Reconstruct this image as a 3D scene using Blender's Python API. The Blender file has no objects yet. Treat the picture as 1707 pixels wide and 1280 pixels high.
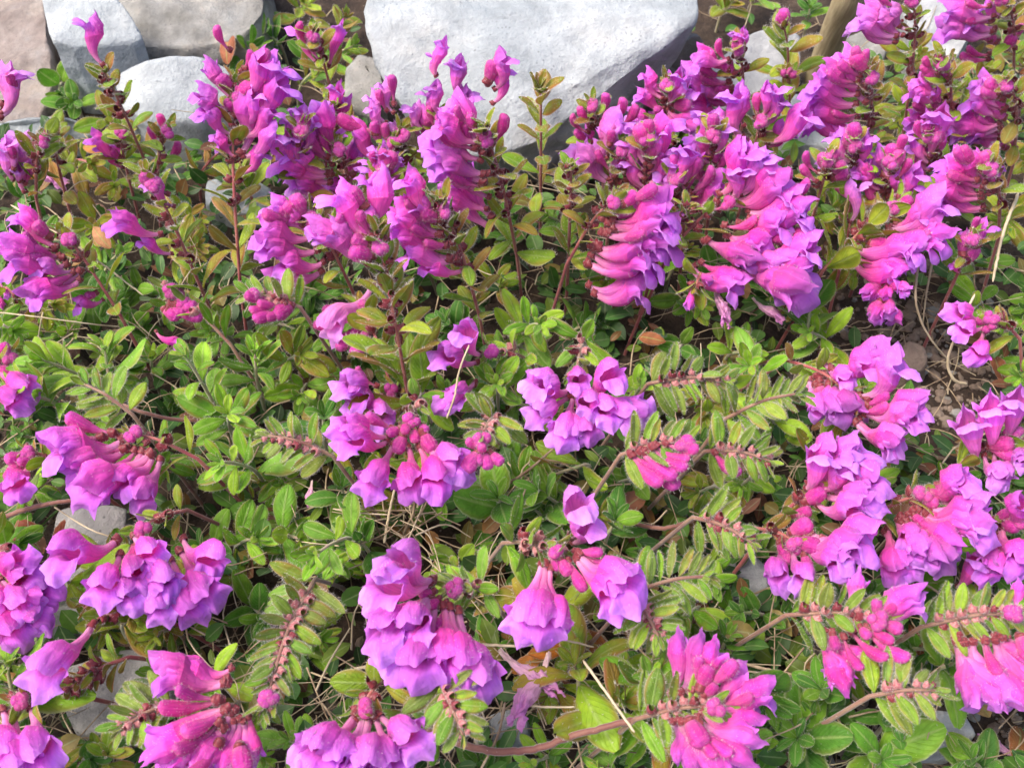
import bpy, bmesh, math, random
from mathutils import Vector, Matrix, noise
RAD = math.radians
R = random.Random(11)
sc = bpy.context.scene
COL = sc.collection

# ------------------------------------------------------------------ camera
PITCH, HALF, CAMZ = 52.0, 26.0, 0.37
cam = bpy.data.cameras.new('camera'); camo = bpy.data.objects.new('camera', cam); COL.objects.link(camo)
camo.location = (0, 0, CAMZ); camo.rotation_euler = (RAD(90 - PITCH), 0, 0)
cam.sensor_width = 36; cam.lens = 18 / math.tan(RAD(HALF)); cam.clip_start = 0.01; cam.clip_end = 200
cam.dof.use_dof = True; cam.dof.focus_distance = 0.40; cam.dof.aperture_fstop = 24
sc.camera = camo
# ------------------------------------------------------------------ sky, sun, exposure
SUN_EL, SUN_AZ = 60, 262
w = bpy.data.worlds.new('World'); sc.world = w; w.use_nodes = True
nt = w.node_tree; nt.nodes.clear()
sky = nt.nodes.new('ShaderNodeTexSky'); sky.sky_type = 'NISHITA'; sky.sun_disc = False
sky.sun_elevation = RAD(SUN_EL); sky.sun_rotation = RAD(SUN_AZ); sky.dust_density = 6; sky.air_density = 1.0; sky.ozone_density = 1.0
bg = nt.nodes.new('ShaderNodeBackground'); bg.inputs[1].default_value = 0.15
wo = nt.nodes.new('ShaderNodeOutputWorld')
nt.links.new(sky.outputs[0], bg.inputs[0]); nt.links.new(bg.outputs[0], wo.inputs[0])
sl = bpy.data.lights.new('sun', 'SUN'); sl.energy = 1.15; sl.angle = RAD(24); sl.color = (1, .95, .87)
so = bpy.data.objects.new('sun', sl); COL.objects.link(so)
d = Vector((math.sin(RAD(SUN_AZ)) * math.cos(RAD(SUN_EL)), math.cos(RAD(SUN_AZ)) * math.cos(RAD(SUN_EL)), math.sin(RAD(SUN_EL))))
so.rotation_euler = d.to_track_quat('Z', 'Y').to_euler()
sc.view_settings.view_transform = 'Standard'; sc.view_settings.look = 'None'; sc.view_settings.gamma = 1
sc.view_settings.exposure = 1.16
sc.cycles.max_bounces = 4; sc.cycles.transmission_bounces = 3; sc.cycles.transparent_max_bounces = 4
sc.cycles.use_denoising = True

# ------------------------------------------------------------------ pixel -> world
FP = 853.5 / math.tan(RAD(HALF))
CO = Vector((0, 0, CAMZ))
CR = Matrix.Rotation(RAD(90 - PITCH), 3, 'X')
def ray(px, py):
    return (CR @ Vector(((px - 853.5) / FP, -(py - 640) / FP, -1))).normalized()
def at(px, py, z):
    r = ray(px, py); return CO + r * ((z - CAMZ) / r.z)
def proj(p):
    q = CR.transposed() @ (p - CO); return (853.5 + FP * q.x / -q.z, 640 - FP * q.y / -q.z)

# ------------------------------------------------------------------ materials
def newmat(name):
    m = bpy.data.materials.new(name); m.use_nodes = True; n = m.node_tree; n.nodes.clear()
    return m, n
def N(n, t, **k):
    o = n.nodes.new(t)
    for a, b in k.items(): setattr(o, a, b)
    return o
def mixc(n, fac, a, b, mode='MIX'):
    o = n.nodes.new('ShaderNodeMix'); o.data_type = 'RGBA'; o.blend_type = mode
    for s, v in ((o.inputs[0], fac), (o.inputs[6], a), (o.inputs[7], b)):
        if hasattr(v, 'links') or hasattr(v, 'is_output'): n.links.new(v, s)
        else: s.default_value = v if not isinstance(v, tuple) else (*v, 1)[:4]
    return o.outputs[2]
def ramp(n, fac, stops):
    o = n.nodes.new('ShaderNodeValToRGB'); e = o.color_ramp.elements
    while len(e) < len(stops): e.new(.5)
    for i, (p, c) in enumerate(stops):
        e[i].position = p; e[i].color = (*c, 1) if isinstance(c, tuple) else (c, c, c, 1)
    n.links.new(fac, o.inputs[0]); return o.outputs[0]
def math_(n, op, a, b=0.0):
    o = n.nodes.new('ShaderNodeMath'); o.operation = op
    for s, v in ((o.inputs[0], a), (o.inputs[1], b)):
        if hasattr(v, 'is_output'): n.links.new(v, s)
        else: s.default_value = v
    return o.outputs[0]
def noise_(n, vec, scale, detail=4, rough=.55):
    o = n.nodes.new('ShaderNodeTexNoise'); o.inputs['Scale'].default_value = scale
    o.inputs['Detail'].default_value = detail; o.inputs['Roughness'].default_value = rough
    if vec is not None: n.links.new(vec, o.inputs['Vector'])
    return o.outputs[0]
def finish(n, col, rough, bump=None, bstr=.3, bdist=.0005, transl=0, sheen=0, spec=.4):
    p = n.nodes.new('ShaderNodeBsdfPrincipled')
    if hasattr(col, 'is_output'): n.links.new(col, p.inputs['Base Color'])
    else: p.inputs['Base Color'].default_value = (*col, 1)
    if hasattr(rough, 'is_output'): n.links.new(rough, p.inputs['Roughness'])
    else: p.inputs['Roughness'].default_value = rough
    p.inputs['Specular IOR Level'].default_value = spec
    if sheen: p.inputs['Sheen Weight'].default_value = sheen; p.inputs['Sheen Roughness'].default_value = .5
    nb = None
    if bump is not None:
        b = n.nodes.new('ShaderNodeBump'); b.inputs['Strength'].default_value = bstr; b.inputs['Distance'].default_value = bdist
        n.links.new(bump, b.inputs['Height']); n.links.new(b.outputs[0], p.inputs['Normal']); nb = b
    out = n.nodes.new('ShaderNodeOutputMaterial')
    if transl:
        t = n.nodes.new('ShaderNodeBsdfTranslucent')
        if hasattr(col, 'is_output'): n.links.new(col, t.inputs[0])
        else: t.inputs[0].default_value = (*col, 1)
        mx = n.nodes.new('ShaderNodeMixShader'); mx.inputs[0].default_value = transl
        n.links.new(p.outputs[0], mx.inputs[1]); n.links.new(t.outputs[0], mx.inputs[2]); n.links.new(mx.outputs[0], out.inputs[0])
    else: n.links.new(p.outputs[0], out.inputs[0])

def uvcoord(n, sx=1, sy=1):
    tc = N(n, 'ShaderNodeTexCoord'); mp = N(n, 'ShaderNodeMapping'); mp.inputs['Scale'].default_value = (sx, sy, 1)
    n.links.new(tc.outputs['UV'], mp.inputs[0]); sp = N(n, 'ShaderNodeSeparateXYZ'); n.links.new(tc.outputs['UV'], sp.inputs[0])
    return tc, mp.outputs[0], sp.outputs[0], sp.outputs[1]

def petal_material(name, stops_young, stops_old):
    m, n = newmat(name)
    tc, st, u, v = uvcoord(n, 26, 2.2)
    oi = N(n, 'ShaderNodeObjectInfo'); sep = N(n, 'ShaderNodeSeparateColor'); n.links.new(oi.outputs['Color'], sep.inputs[0])
    a = ramp(n, v, stops_young); b = ramp(n, v, stops_old)
    c = mixc(n, sep.outputs[0], a, b)
    # paler flowers
    c = mixc(n, sep.outputs[2], c, (.80, .42, .80))
    veins = noise_(n, st, 1.0, 3, .6)
    vn = ramp(n, veins, [(.30, .68), (.5, 1.02), (.72, 1.28)])
    c = mixc(n, .75, c, vn, 'MULTIPLY')
    bl = noise_(n, tc.outputs['Object'], 5.5, 3)
    bb = ramp(n, bl, [(.3, (.96, .78, .98)), (.7, (1.18, 1.18, .92))])
    c = mixc(n, .8, c, bb, 'MULTIPLY')
    br = N(n, 'ShaderNodeHueSaturation'); n.links.new(c, br.inputs['Color'])
    n.links.new(math_(n, 'ADD', sep.outputs[1], .5), br.inputs['Value'])
    hgt = math_(n, 'ADD', math_(n, 'MULTIPLY', veins, .5), noise_(n, tc.outputs['Object'], 9, 4))
    finish(n, br.outputs[0], .55, hgt, .6, .0012, transl=.40, sheen=.12, spec=.22)
    return m
M = {}
M['petal'] = petal_material('petal_magenta',
    [(0, (.84, .32, .52)), (.3, (.80, .11, .46)), (.55, (.82, .06, .48)), (.74, (.76, .08, .60)), (1, (.69, .15, .78))],
    [(0, (.84, .46, .66)), (.3, (.72, .17, .60)), (.55, (.75, .11, .58)), (.74, (.69, .13, .70)), (1, (.64, .22, .86))])
M['hood'] = petal_material('petal_hood',
    [(0, (.78, .08, .42)), (.55, (.80, .045, .43)), (.78, (.72, .06, .50)), (1, (.68, .15, .70))],
    [(0, (.70, .11, .54)), (.55, (.70, .09, .56)), (.78, (.67, .13, .68)), (1, (.66, .24, .82))])
M['lip'] = petal_material('petal_lip',
    [(0, (.72, .10, .46)), (.5, (.66, .06, .58)), (.64, (.74, .08, .58)), (.85, (.63, .13, .79)), (1, (.62, .22, .88))],
    [(0, (.68, .14, .56)), (.5, (.60, .11, .70)), (.64, (.68, .14, .70)), (.85, (.59, .18, .86)), (1, (.64, .31, .92))])
M['bud'] = petal_material('petal_bud',
    [(0, (.66, .24, .38)), (.4, (.64, .07, .32)), (.8, (.62, .035, .32)), (1, (.68, .10, .42))],
    [(0, (.66, .26, .40)), (.4, (.62, .07, .38)), (.8, (.60, .04, .42)), (1, (.64, .09, .52))])

def leaf_material(name, bump=.5):
    m, n = newmat(name)
    tc, st, u, v = uvcoord(n, 3, 6)
    oi = N(n, 'ShaderNodeObjectInfo')
    base = oi.outputs['Color']
    ax = math_(n, 'ABSOLUTE', math_(n, 'SUBTRACT', u, .5))            # 0 midrib .. .5 margin
    nz = noise_(n, tc.outputs['Object'], 4, 4)
    var = ramp(n, nz, [(.3, (.70, .74, .6)), (.7, (1.25, 1.18, 1.2))])
    c = mixc(n, 1, base, var, 'MULTIPLY')
    # herringbone veins
    vv = math_(n, 'SUBTRACT', math_(n, 'MULTIPLY', v, 9), math_(n, 'MULTIPLY', ax, 7))
    fr = math_(n, 'ABSOLUTE', math_(n, 'SUBTRACT', math_(n, 'FRACT', vv), .5))
    vein = ramp(n, fr, [(.0, 1), (.10, .15), (.5, 0)])
    mid = ramp(n, ax, [(.0, 1), (.035, .55), (.07, 0)])
    c = mixc(n, math_(n, 'MULTIPLY', vein, .12), c, (.32, .46, .10))
    c = mixc(n, math_(n, 'MULTIPLY', mid, .5), c, (.38, .48, .16))
    # red-brown margin and blush with the object's own redness (alpha)
    al = oi.outputs['Alpha']
    edge = ramp(n, math_(n, 'ADD', ax, math_(n, 'MULTIPLY', math_(n, 'SUBTRACT', nz, .5), .2)), [(.30, 0), (.46, 1)])
    c = mixc(n, math_(n, 'MULTIPLY', edge, math_(n, 'ADD', math_(n, 'MULTIPLY', al, .9), .08)), c, (.36, .085, .05))
    bl = ramp(n, math_(n, 'ADD', noise_(n, tc.outputs['Object'], 2.2, 2), math_(n, 'MULTIPLY', math_(n, 'SUBTRACT', al, .5), .7)), [(.5, 0), (.72, 1)])
    c = mixc(n, math_(n, 'MULTIPLY', bl, math_(n, 'MULTIPLY', al, .65)), c, (.38, .11, .035))
    rim = ramp(n, ax, [(.43, 0), (.492, 1)])
    c = mixc(n, math_(n, 'MULTIPLY', rim, .34), c, (.60, .58, .42))
    h = math_(n, 'ADD', math_(n, 'MULTIPLY', math_(n, 'ADD', vein, mid), -.6), noise_(n, tc.outputs['Object'], 14, 3))
    finish(n, c, .5, h, bump, .0009, transl=.32, sheen=.08, spec=.3)
    return m
M['leaf'] = leaf_material('leaf_surface')
def simple(name, c1, c2, scale, rough=.7, bump=.4, bdist=.0006, transl=0, sheen=0, detail=6, lo=.35, hi=.65):
    m, n = newmat(name); tc = N(n, 'ShaderNodeTexCoord')
    nz = noise_(n, tc.outputs['Object'], scale, detail, .62)
    c = ramp(n, nz, [(lo, c1), (hi, c2)])
    finish(n, c, rough, nz, bump, bdist, transl, sheen)
    return m
M['hair'] = simple('plant_hair', (.74, .66, .64), (.88, .84, .80), 40, .6, 0, transl=.4)
M['stem'] = simple('stem_reddish', (.27, .045, .06), (.38, .13, .10), 160, .6, .4, .0004, sheen=.3)
M['stem_pink'] = simple('stem_dusky_pink', (.17, .06, .048), (.26, .16, .10), 140, .6, .4, .0004, sheen=.4)
M['stem_green'] = simple('stem_pale_green', (.34, .22, .16), (.28, .34, .13), 120, .6, .4, .0004, sheen=.5)
M['calyx'] = simple('calyx_dark_red', (.13, .012, .022), (.25, .035, .045), 3.5, .45, .3, .0006, transl=.12, sheen=.2)
M['twig'] = simple('dry_twig', (.16, .10, .06), (.46, .36, .23), 130, .8, .8, .0008)
M['straw'] = simple('dry_straw', (.32, .25, .15), (.54, .45, .31), 90, .7, .6, .0004)
M['runner'] = simple('runner_red', (.13, .035, .028), (.21, .09, .06), 90, .6, .5, .0006, sheen=.4)
M['deadleaf'] = simple('dead_leaf', (.16, .045, .015), (.50, .22, .06), 60, .7, .6, .0008, transl=.3)
M['faded'] = petal_material('petal_faded',
    [(0, (.80, .70, .55)), (.3, (.78, .48, .58)), (.7, (.62, .20, .48)), (1, (.50, .10, .44))],
    [(0, (.80, .72, .60)), (.3, (.80, .60, .68)), (.7, (.70, .36, .62)), (1, (.60, .22, .60))])

def rock_material(name, c1, c2, c3, speck=0.0, scale=18):
    m, n = newmat(name); tc = N(n, 'ShaderNodeTexCoord'); P = tc.outputs['Object']
    a = noise_(n, P, scale, 8, .6); b = noise_(n, P, scale * 4.5, 6, .65); f = noise_(n, P, scale * 30, 4, .7)
    c = ramp(n, a, [(.32, c1), (.52, c2), (.70, c3)])
    st_ = noise_(n, P, scale * .55, 5, .7); c = mixc(n, math_(n, 'MULTIPLY', ramp(n, st_, [(.52, 0), (.68, 1)]), .38), c, (.34, .27, .19))
    c = mixc(n, .7, c, ramp(n, b, [(.3, .62), (.6, 1.06)]), 'MULTIPLY')
    if speck:
        vo = N(n, 'ShaderNodeTexVoronoi'); vo.inputs['Scale'].default_value = 380; n.links.new(P, vo.inputs[0])
        s = math_(n, 'MULTIPLY', ramp(n, vo.outputs[0], [(.12, 1), (.28, 0)]), ramp(n, b, [(.45, 0), (.62, 1)]))
        c = mixc(n, math_(n, 'MULTIPLY', s, speck), c, (.03, .03, .035))
    # thin cracks
    v2 = N(n, 'ShaderNodeTexVoronoi'); v2.feature = 'DISTANCE_TO_EDGE'; v2.inputs['Scale'].default_value = 7
    w2 = N(n, 'ShaderNodeVectorMath'); w2.operation = 'ADD'; ns = N(n, 'ShaderNodeTexNoise'); ns.inputs['Scale'].default_value = 30
    n.links.new(P, ns.inputs[0]); sc2 = N(n, 'ShaderNodeVectorMath'); sc2.operation = 'SCALE'; sc2.inputs[3].default_value = .05
    n.links.new(ns.outputs[1], sc2.inputs[0]); n.links.new(P, w2.inputs[0]); n.links.new(sc2.outputs[0], w2.inputs[1]); n.links.new(w2.outputs[0], v2.inputs['Vector'])
    ck = ramp(n, v2.outputs[0], [(.0, .70), (.006, 1)])
    c = mixc(n, .35, c, ck, 'MULTIPLY')
    h = math_(n, 'ADD', math_(n, 'ADD', math_(n, 'MULTIPLY', b, 1.0), math_(n, 'MULTIPLY', f, .35)), math_(n, 'MULTIPLY', ck, .12))
    finish(n, c, .75, h, .6, .004, spec=.3)
    return m
M['rock_white'] = rock_material('rock_white', (.24, .27, .29), (.37, .40, .415), (.47, .495, .50), .4)
M['rock_grey'] = rock_material('rock_grey', (.22, .23, .25), (.38, .39, .40), (.52, .52, .52), .3)
M['rock_flank_shade'] = rock_material('rock_flank_shade', (.10, .09, .09), (.19, .175, .17), (.30, .28, .27), .3)
M['rock_pink'] = rock_material('rock_pink', (.17, .13, .115), (.27, .225, .205), (.36, .33, .315), .3, 40)
M['rock_tan'] = rock_material('rock_tan', (.14, .135, .12), (.26, .255, .24), (.38, .39, .38), .4, 30)
M['rock_speck'] = rock_material('rock_speckled', (.18, .18, .19), (.30, .29, .28), (.42, .41, .39), .95, 22)
M['rock_brown'] = rock_material('rock_brown', (.11, .075, .06), (.20, .15, .12), (.30, .25, .20), .2, 30)

# ------------------------------------------------------------------ object helpers
class MB:
    def __init__(s): s.v = []; s.f = []; s.uv = []; s.mi = []
    def add(s, verts, faces, uvs, mi=0):
        o = len(s.v); s.v += verts; s.uv += uvs
        for f in faces: s.f.append(tuple(i + o for i in f)); s.mi.append(mi)
    def grid(s, P, U, nu, nv, mi=0, closed=False):
        vs = [P[j][i] for j in range(nv) for i in range(nu)]; us = [U[j][i] for j in range(nv) for i in range(nu)]
        fs = []
        for j in range(nv - 1):
            for i in range(nu - (0 if closed else 1)):
                k = (i + 1) % nu
                fs.append((j * nu + i, j * nu + k, (j + 1) * nu + k, (j + 1) * nu + i))
        s.add(vs, fs, us, mi)
    def hair(s, p, dirv, ln, wd, mi=1):
        dv = Vector(dirv).normalized(); sd = dv.cross(Vector((R.gauss(0, 1), R.gauss(0, 1), R.gauss(0, 1))))
        if sd.length < 1e-6: return
        sd = sd.normalized() * wd; p = Vector(p)
        bnd = Vector((R.gauss(0, 1), R.gauss(0, 1), R.gauss(0, 1))) * ln * .15
        m1 = p + dv * ln * .55 + bnd; e = p + dv * ln
        s.add([p - sd, p + sd, m1 - sd * .7, m1 + sd * .7, e], [(0, 1, 3, 2), (2, 3, 4)], [(.5, .5)] * 5, mi)
    def mesh(s, name, mats, smooth=True):
        me = bpy.data.meshes.new(name); me.from_pydata([tuple(v) for v in s.v], [], s.f); me.update()
        for m in mats: me.materials.append(m)
        me.polygons.foreach_set('material_index', s.mi)
        me.polygons.foreach_set('use_smooth', [smooth] * len(s.f))
        uvl = me.uv_layers.new(name='UVMap'); li = [0] * len(me.loops); me.loops.foreach_get('vertex_index', li)
        fl = []
        for i in li: fl += s.uv[i]
        uvl.data.foreach_set('uv', fl)
        return me
def link(name, me, parent=None, mat=None, color=None):
    o = bpy.data.objects.new(name, me); COL.objects.link(o)
    if parent is not None: o.parent = parent
    if mat is not None:
        o.matrix_basis = mat
    if color is not None: o.color = color
    return o
def tag(o, label=None, cat=None, group=None, kind=None):
    if label: o['label'] = label
    if cat: o['category'] = cat
    if group: o['group'] = group
    if kind: o['kind'] = kind
    return o
def frame(x, up):
    x = x.normalized(); z = up - up.dot(x) * x
    if z.length < 1e-5: z = Vector((0.1, 1, 0)) - Vector((0.1, 1, 0)).dot(x) * x
    z.normalize(); y = z.cross(x)
    return Matrix((x, y, z)).transposed().to_4x4()
def lerp(a, b, t): return a + (b - a) * t
def catmull(keys, t):
    n = len(keys)
    for i in range(n - 1):
        if t <= keys[i + 1][0] or i == n - 2:
            t0, t1 = keys[i][0], keys[i + 1][0]; u = (t - t0) / (t1 - t0)
            p1, p2 = keys[i][1], keys[i + 1][1]
            p0 = keys[i - 1][1] if i > 0 else tuple(2 * a - b for a, b in zip(p1, p2))
            p3 = keys[i + 2][1] if i + 2 < n else tuple(2 * b - a for a, b in zip(p1, p2))
            return Vector([.5 * (2 * b + (c - a) * u + (2 * a - 5 * b + 4 * c - d_) * u * u + (-a + 3 * b - 3 * c + d_) * u ** 3)
                           for a, b, c, d_ in zip(p0, p1, p2, p3)])

# ------------------------------------------------------------------ leaf meshes (unit length along x)
def leaf_mesh(name, W, curve, fold, rev, peak=.5, serr=0, hair=1.0, seed=0, hl=.065, nl=11, nw=7):
    rr = random.Random(seed); mb = MB(); P = []; U = []
    cx = cz = 0.0; ang = -curve * .25; edge = []
    for j in range(nl):
        s = j / (nl - 1)
        sp = s ** (math.log(.5) / math.log(peak))
        wd = W * (max(0, math.sin(math.pi * sp)) ** (.95 if s < peak else .50)) * (1 if s < .02 or s > .98 else 1) + (.018 if s < .3 else 0)
        if j == nl - 1: wd = W * .18
        if serr: wd *= 1 + serr * (1 if j % 2 else -1)
        if j:
            ang += curve / (nl - 1); cx += math.cos(ang) / (nl - 1); cz -= math.sin(ang) / (nl - 1)
        row = []; ur = []
        for i in range(nw):
            q = 2 * i / (nw - 1) - 1
            y = q * wd; z = fold * abs(y) - rev * abs(q) ** 4 * wd + .012 * math.sin(9 * s + 4 * q + seed)
            z -= .05 * W * math.exp(-(q / .15) ** 2)
            px_ = cx + math.sin(ang) * z; pz = cz + math.cos(ang) * z
            row.append(Vector((px_, y * (1 - .25 * rev * abs(q) ** 4), pz))); ur.append((q * .5 + .5, s))
        P.append(row); U.append(ur); edge.append((row[0], row[-1], ang))
    mb.grid(P, U, nw, nl)
    for _ in range(int(95 * hair)):
        j = rr.randint(1, nl - 2); k = rr.random(); sd = rr.choice((0, 1))
        p = edge[j][sd].lerp(edge[j + 1][sd], k)
        mb.hair(p, (rr.uniform(-.1, .7), (-1 if sd == 0 else 1), rr.uniform(-.2, .6)), hl * rr.uniform(.2, 1.0), .0016)
    for _ in range(int(20 * hair)):
        j = rr.randint(1, nl - 2); i = rr.randint(0, nw - 1)
        mb.hair(P[j][i], (rr.uniform(0, .8), rr.gauss(0, .4), 1), hl * rr.uniform(.3, .7), .003)
    return mb.mesh(name, [M['leaf'], M['hair']])
LEAF = [leaf_mesh('leaf_blade', .20, .7, .25, .35, .56, hair=1, seed=1), leaf_mesh('leaf_blade', .22, .3, .35, .25, .6, seed=2),
        leaf_mesh('leaf_blade', .20, -.35, .3, .45, .55, seed=3), leaf_mesh('leaf_blade', .24, 1.1, .15, .4, .55, seed=4),
        leaf_mesh('leaf_blade', .19, .1, .55, .3, .6, seed=5), leaf_mesh('leaf_blade', .21, .9, .5, .3, .62, seed=55),
        leaf_mesh('leaf_blade', .18, 1.5, .3, .5, .58, seed=56)]
BROAD = [leaf_mesh('leaf_blade', .25, .6, .2, .2, .48, .02, .5, 6, .05, 13), leaf_mesh('leaf_blade', .28, .2, .3, .15, .45, .02, .5, 7, .05, 13),
         leaf_mesh('leaf_blade', .25, 1.0, .15, .3, .5, .025, .5, 8, .05, 13), leaf_mesh('leaf_blade', .31, .5, .1, .15, .48, .02, .4, 18, .05, 13)]
BRACT = [leaf_mesh('bract_blade', .21, -.3, .5, .2, .5, hair=2.2, seed=9, hl=.14), leaf_mesh('bract_blade', .26, .4, .4, .3, .52, hair=2.2, seed=10, hl=.14),
         leaf_mesh('bract_blade', .19, .2, .6, .2, .5, hair=2.2, seed=12, hl=.14), leaf_mesh('bract_blade', .29, .8, .2, .4, .5, hair=2.2, seed=13, hl=.14)]

# ------------------------------------------------------------------ flower meshes (unit = calyx to mouth tip, +z the hood side)
def flower_parts(seed, openness=1.0, wither=0.0, lipdrop=1.0, wide=1.0, front=False):
    rr = random.Random(seed)
    j = lambda s=.5: rr.gauss(0, s)
    E = [(0, (33.5 + j(), 0, 3.6 + j(.9))), (12, (31.4, 1.0, 2.6)), (26, (29.0, 2.1, 1.2)), (46, (26.6, 3.2 * wide, .3)), (62, (24.2, 3.9 * wide, .8)),
         (76, (25.6, 5.2 * wide, 1.1)), (87, (27.6 + j(), 7.0 * wide + j(.5), 1.2 + j(.6))), (98, (26.2, 6.0 * wide, -.8)), (110, (25.2, 5.4 * wide, -2.4)),
         (132, (26.6 + j(), 6.3 * wide + j(.4), -6.0 * lipdrop + j(.5))), (156, (28.0, 3.9 * wide, -7.6 * lipdrop)), (170, (28.8, 1.6 * wide, -8.4 * lipdrop)), (180, (29.2 + j(), 0, -9.2 * lipdrop + j(.5)))]
    if front:      # broad rounded lips, short hood, side lobes laid back
        E = [(0, (30.5 + j(), 0, 2.2 + j(.6))), (24, (29.4, 2.2, 1.8)), (46, (26.8, 3.9 * wide, 1.4)), (62, (24.2, 5.4 * wide, 2.2)),
             (78, (24.2, 6.8 * wide, 1.6)), (88, (25.0 + j(), 7.9 * wide + j(.4), .6)), (106, (24.4, 6.8 * wide, -2.6)),
             (128, (26.4, 7.6 * wide + j(.4), -6.2 * lipdrop)), (152, (26.8, 5.0 * wide, -9.4 * lipdrop)), (168, (27.2, 1.9 * wide, -11.0 * lipdrop)), (180, (27.6 + j(), 0, -12.2 * lipdrop + j(.6)))]
    Mc = [(0, (25.5, 0, 8.2 * openness)), (24, (25.5, 2.9, 7.2 * openness)), (46, (23.6, 4.5, 4.3)), (62, (21.8, 4.3, 2.4)),
          (86, (22.4, 4.9, .6)), (108, (21.4, 4.4, -1.4)), (134, (26.0, 4.6 * wide, .4)), (158, (28.8, 2.6, 1.2)), (180, (30.4, 0, 1.5))]
    NT, NL, NM = 48, 11, 9
    cols = []
    for i in range(NT):
        th = 360 * i / NT; a = th if th <= 180 else 360 - th; sg = 1 if th <= 180 else -1
        # tube
        line = []
        for k in range(NL):
            t = k / (NL - 1)
            x = 18.5 * t; zc = -3.4 * math.sin(math.pi * t * .95) + .6 * t
            r = lerp(1.15, 1.7, min(1, t * 2)) + 3.1 * max(0, t - .30) ** 1.4 / (.65 ** 1.5)
            ry = r * .93; rz = r * 1.08
            line.append(Vector((x, ry * math.sin(RAD(a)) * sg, zc + rz * math.cos(RAD(a)))))
        rim = line[-1]
        m_ = catmull(Mc, a); e_ = catmull(E, a); zoff = .6 - 3.4 * math.sin(math.pi * .95)
        m_ = Vector((m_.x, m_.y * sg, m_.z)); e_ = Vector((e_.x, e_.y * sg, e_.z))
        for k in range(1, NM):
            u = k / (NM - 1)
            p = (1 - u) ** 2 * rim + 2 * u * (1 - u) * m_ + u * u * e_
            line.append(p)
        cols.append(line)
    nn = NL + NM - 1
    for i in range(NT):
        th = 360 * i / NT; a = th if th <= 180 else 360 - th
        for k in range(nn):
            p = cols[i][k]
            am = max(0, (k - NL + 2) / NM)
            q = p * .22 + Vector((seed * 7.1, 0, 0))
            nv = Vector((noise.noise(q), noise.noise(q + Vector((31, 0, 0))), noise.noise(q + Vector((0, 47, 0)))))
            q2 = p * .6 + Vector((seed * 3.3, 9, 0))
            nv2 = Vector((noise.noise(q2), noise.noise(q2 + Vector((31, 0, 0))), noise.noise(q2 + Vector((0, 47, 0)))))
            p2 = p + nv * (.45 + 1.7 * am) + nv2 * .35 * am
            if a > 110 and k >= NL:      # palate ridge down the lower lip and folded side lobes
                yr = p.y
                p2.x += 1.2 * math.exp(-(yr / 1.1) ** 2) * am - .7 * math.exp(-((abs(yr) - 3.2) / 1.2) ** 2) * am
            if a < 40 and k >= NL - 2: p2.z += .7 * math.exp(-(p.y / .8) ** 2)
            if wither:
                p2.y *= 1 - .55 * wither * am; p2.z = lerp(p2.z, noise.noise(q2 * 1.3) * 3 - 2 - 6 * (p.x / 30) ** 2 * wither, wither * .6)
            cols[i][k] = p2
    S = 1 / 30.0
    def sub(cols_idx, krange, mi_mats, hairs, name, wrap=False):
        mb = MB(); P = []; U = []
        for k in krange:
            P.append([cols[i % NT][k] * S for i in cols_idx]); U.append([((i % NT) / NT, k / (nn - 1)) for i in cols_idx])
        mb.grid(P, U, len(cols_idx), len(P), closed=wrap)
        for _ in range(hairs):
            jj = rr.randint(0, len(P) - 1); ii = rr.randint(0, len(cols_idx) - 1)
            p = P[jj][ii]; th = RAD(360 * (cols_idx[ii] % NT) / NT)
            mb.hair(p, Vector((.5, math.sin(th), math.cos(th))), .045 * rr.uniform(.4, 1.1), .0012)
        return mb.mesh(name, [mi_mats, M['hair']])
    q8 = lambda deg: int(round(deg / 360 * NT))
    pm = M['faded'] if wither else M['petal']; hm = M['faded'] if wither else M['hood']
    hood_idx = list(range(-q8(60), q8(60) + 1)); side = q8(60)
    tube_cols = list(range(NT))
    tube = MB(); P = []; U = []
    P = [[cols[i][k] * S for i in tube_cols] for k in range(NL)]; U = [[(i / NT, k / (nn - 1)) for i in tube_cols] for k in range(NL)]
    tube.grid(P, U, NT, NL, closed=True)
    for rng in (range(q8(60), q8(112) + 1), range(NT - q8(112), NT - q8(60) + 1)):     # side lobes
        rng = list(rng); P2 = [[cols[i][k] * S for i in rng] for k in range(NL - 1, nn)]; U2 = [[(i / NT, k / (nn - 1)) for i in rng] for k in range(NL - 1, nn)]
        tube.grid(P2, U2, len(rng), len(P2))
    for _ in range(60):
        k = rr.randint(1, NL - 1); i = rr.randint(0, NT - 1); th = RAD(360 * i / NT)
        tube.hair(cols[i][k] * S, Vector((.3, math.sin(th), math.cos(th))), .04 * rr.uniform(.4, 1.1), .0011)
    tme = tube.mesh('corolla', [pm, M['hair']])
    hood = sub(hood_idx, range(NL - 1, nn), hm, 80, 'hood_petal')
    lip = sub(list(range(q8(112), NT - q8(112) + 1)), range(NL - 1, nn), (pm if wither else M['lip']), 14, 'lip_petal')
    return tme, hood, lip
FLOWERS = [flower_parts(1, 1, 0, 1.1), flower_parts(2, 1.05, 0, 1.2, 1.05), flower_parts(3, .9, 0, 1.0, .9), flower_parts(4, 1.1, 0, 1.15, 1.1),
           flower_parts(5, 1.0, 0, 1.25, .95), flower_parts(6, .85, 0, .9, .85)]
FACES = [flower_parts(11, 1.1, 0, 1.0, 1.0, True), flower_parts(12, 1.0, 0, .95, 1.08, True), flower_parts(13, 1.2, 0, 1.05, .95, True), flower_parts(14, 1.0, 0, .9, 1.0, True), flower_parts(15, 1.1, 0, 1.1, 1.05, True)]
FADED = [flower_parts(21, .6, .9, .7, .6), flower_parts(22, .6, .7, .8, .7)]

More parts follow.
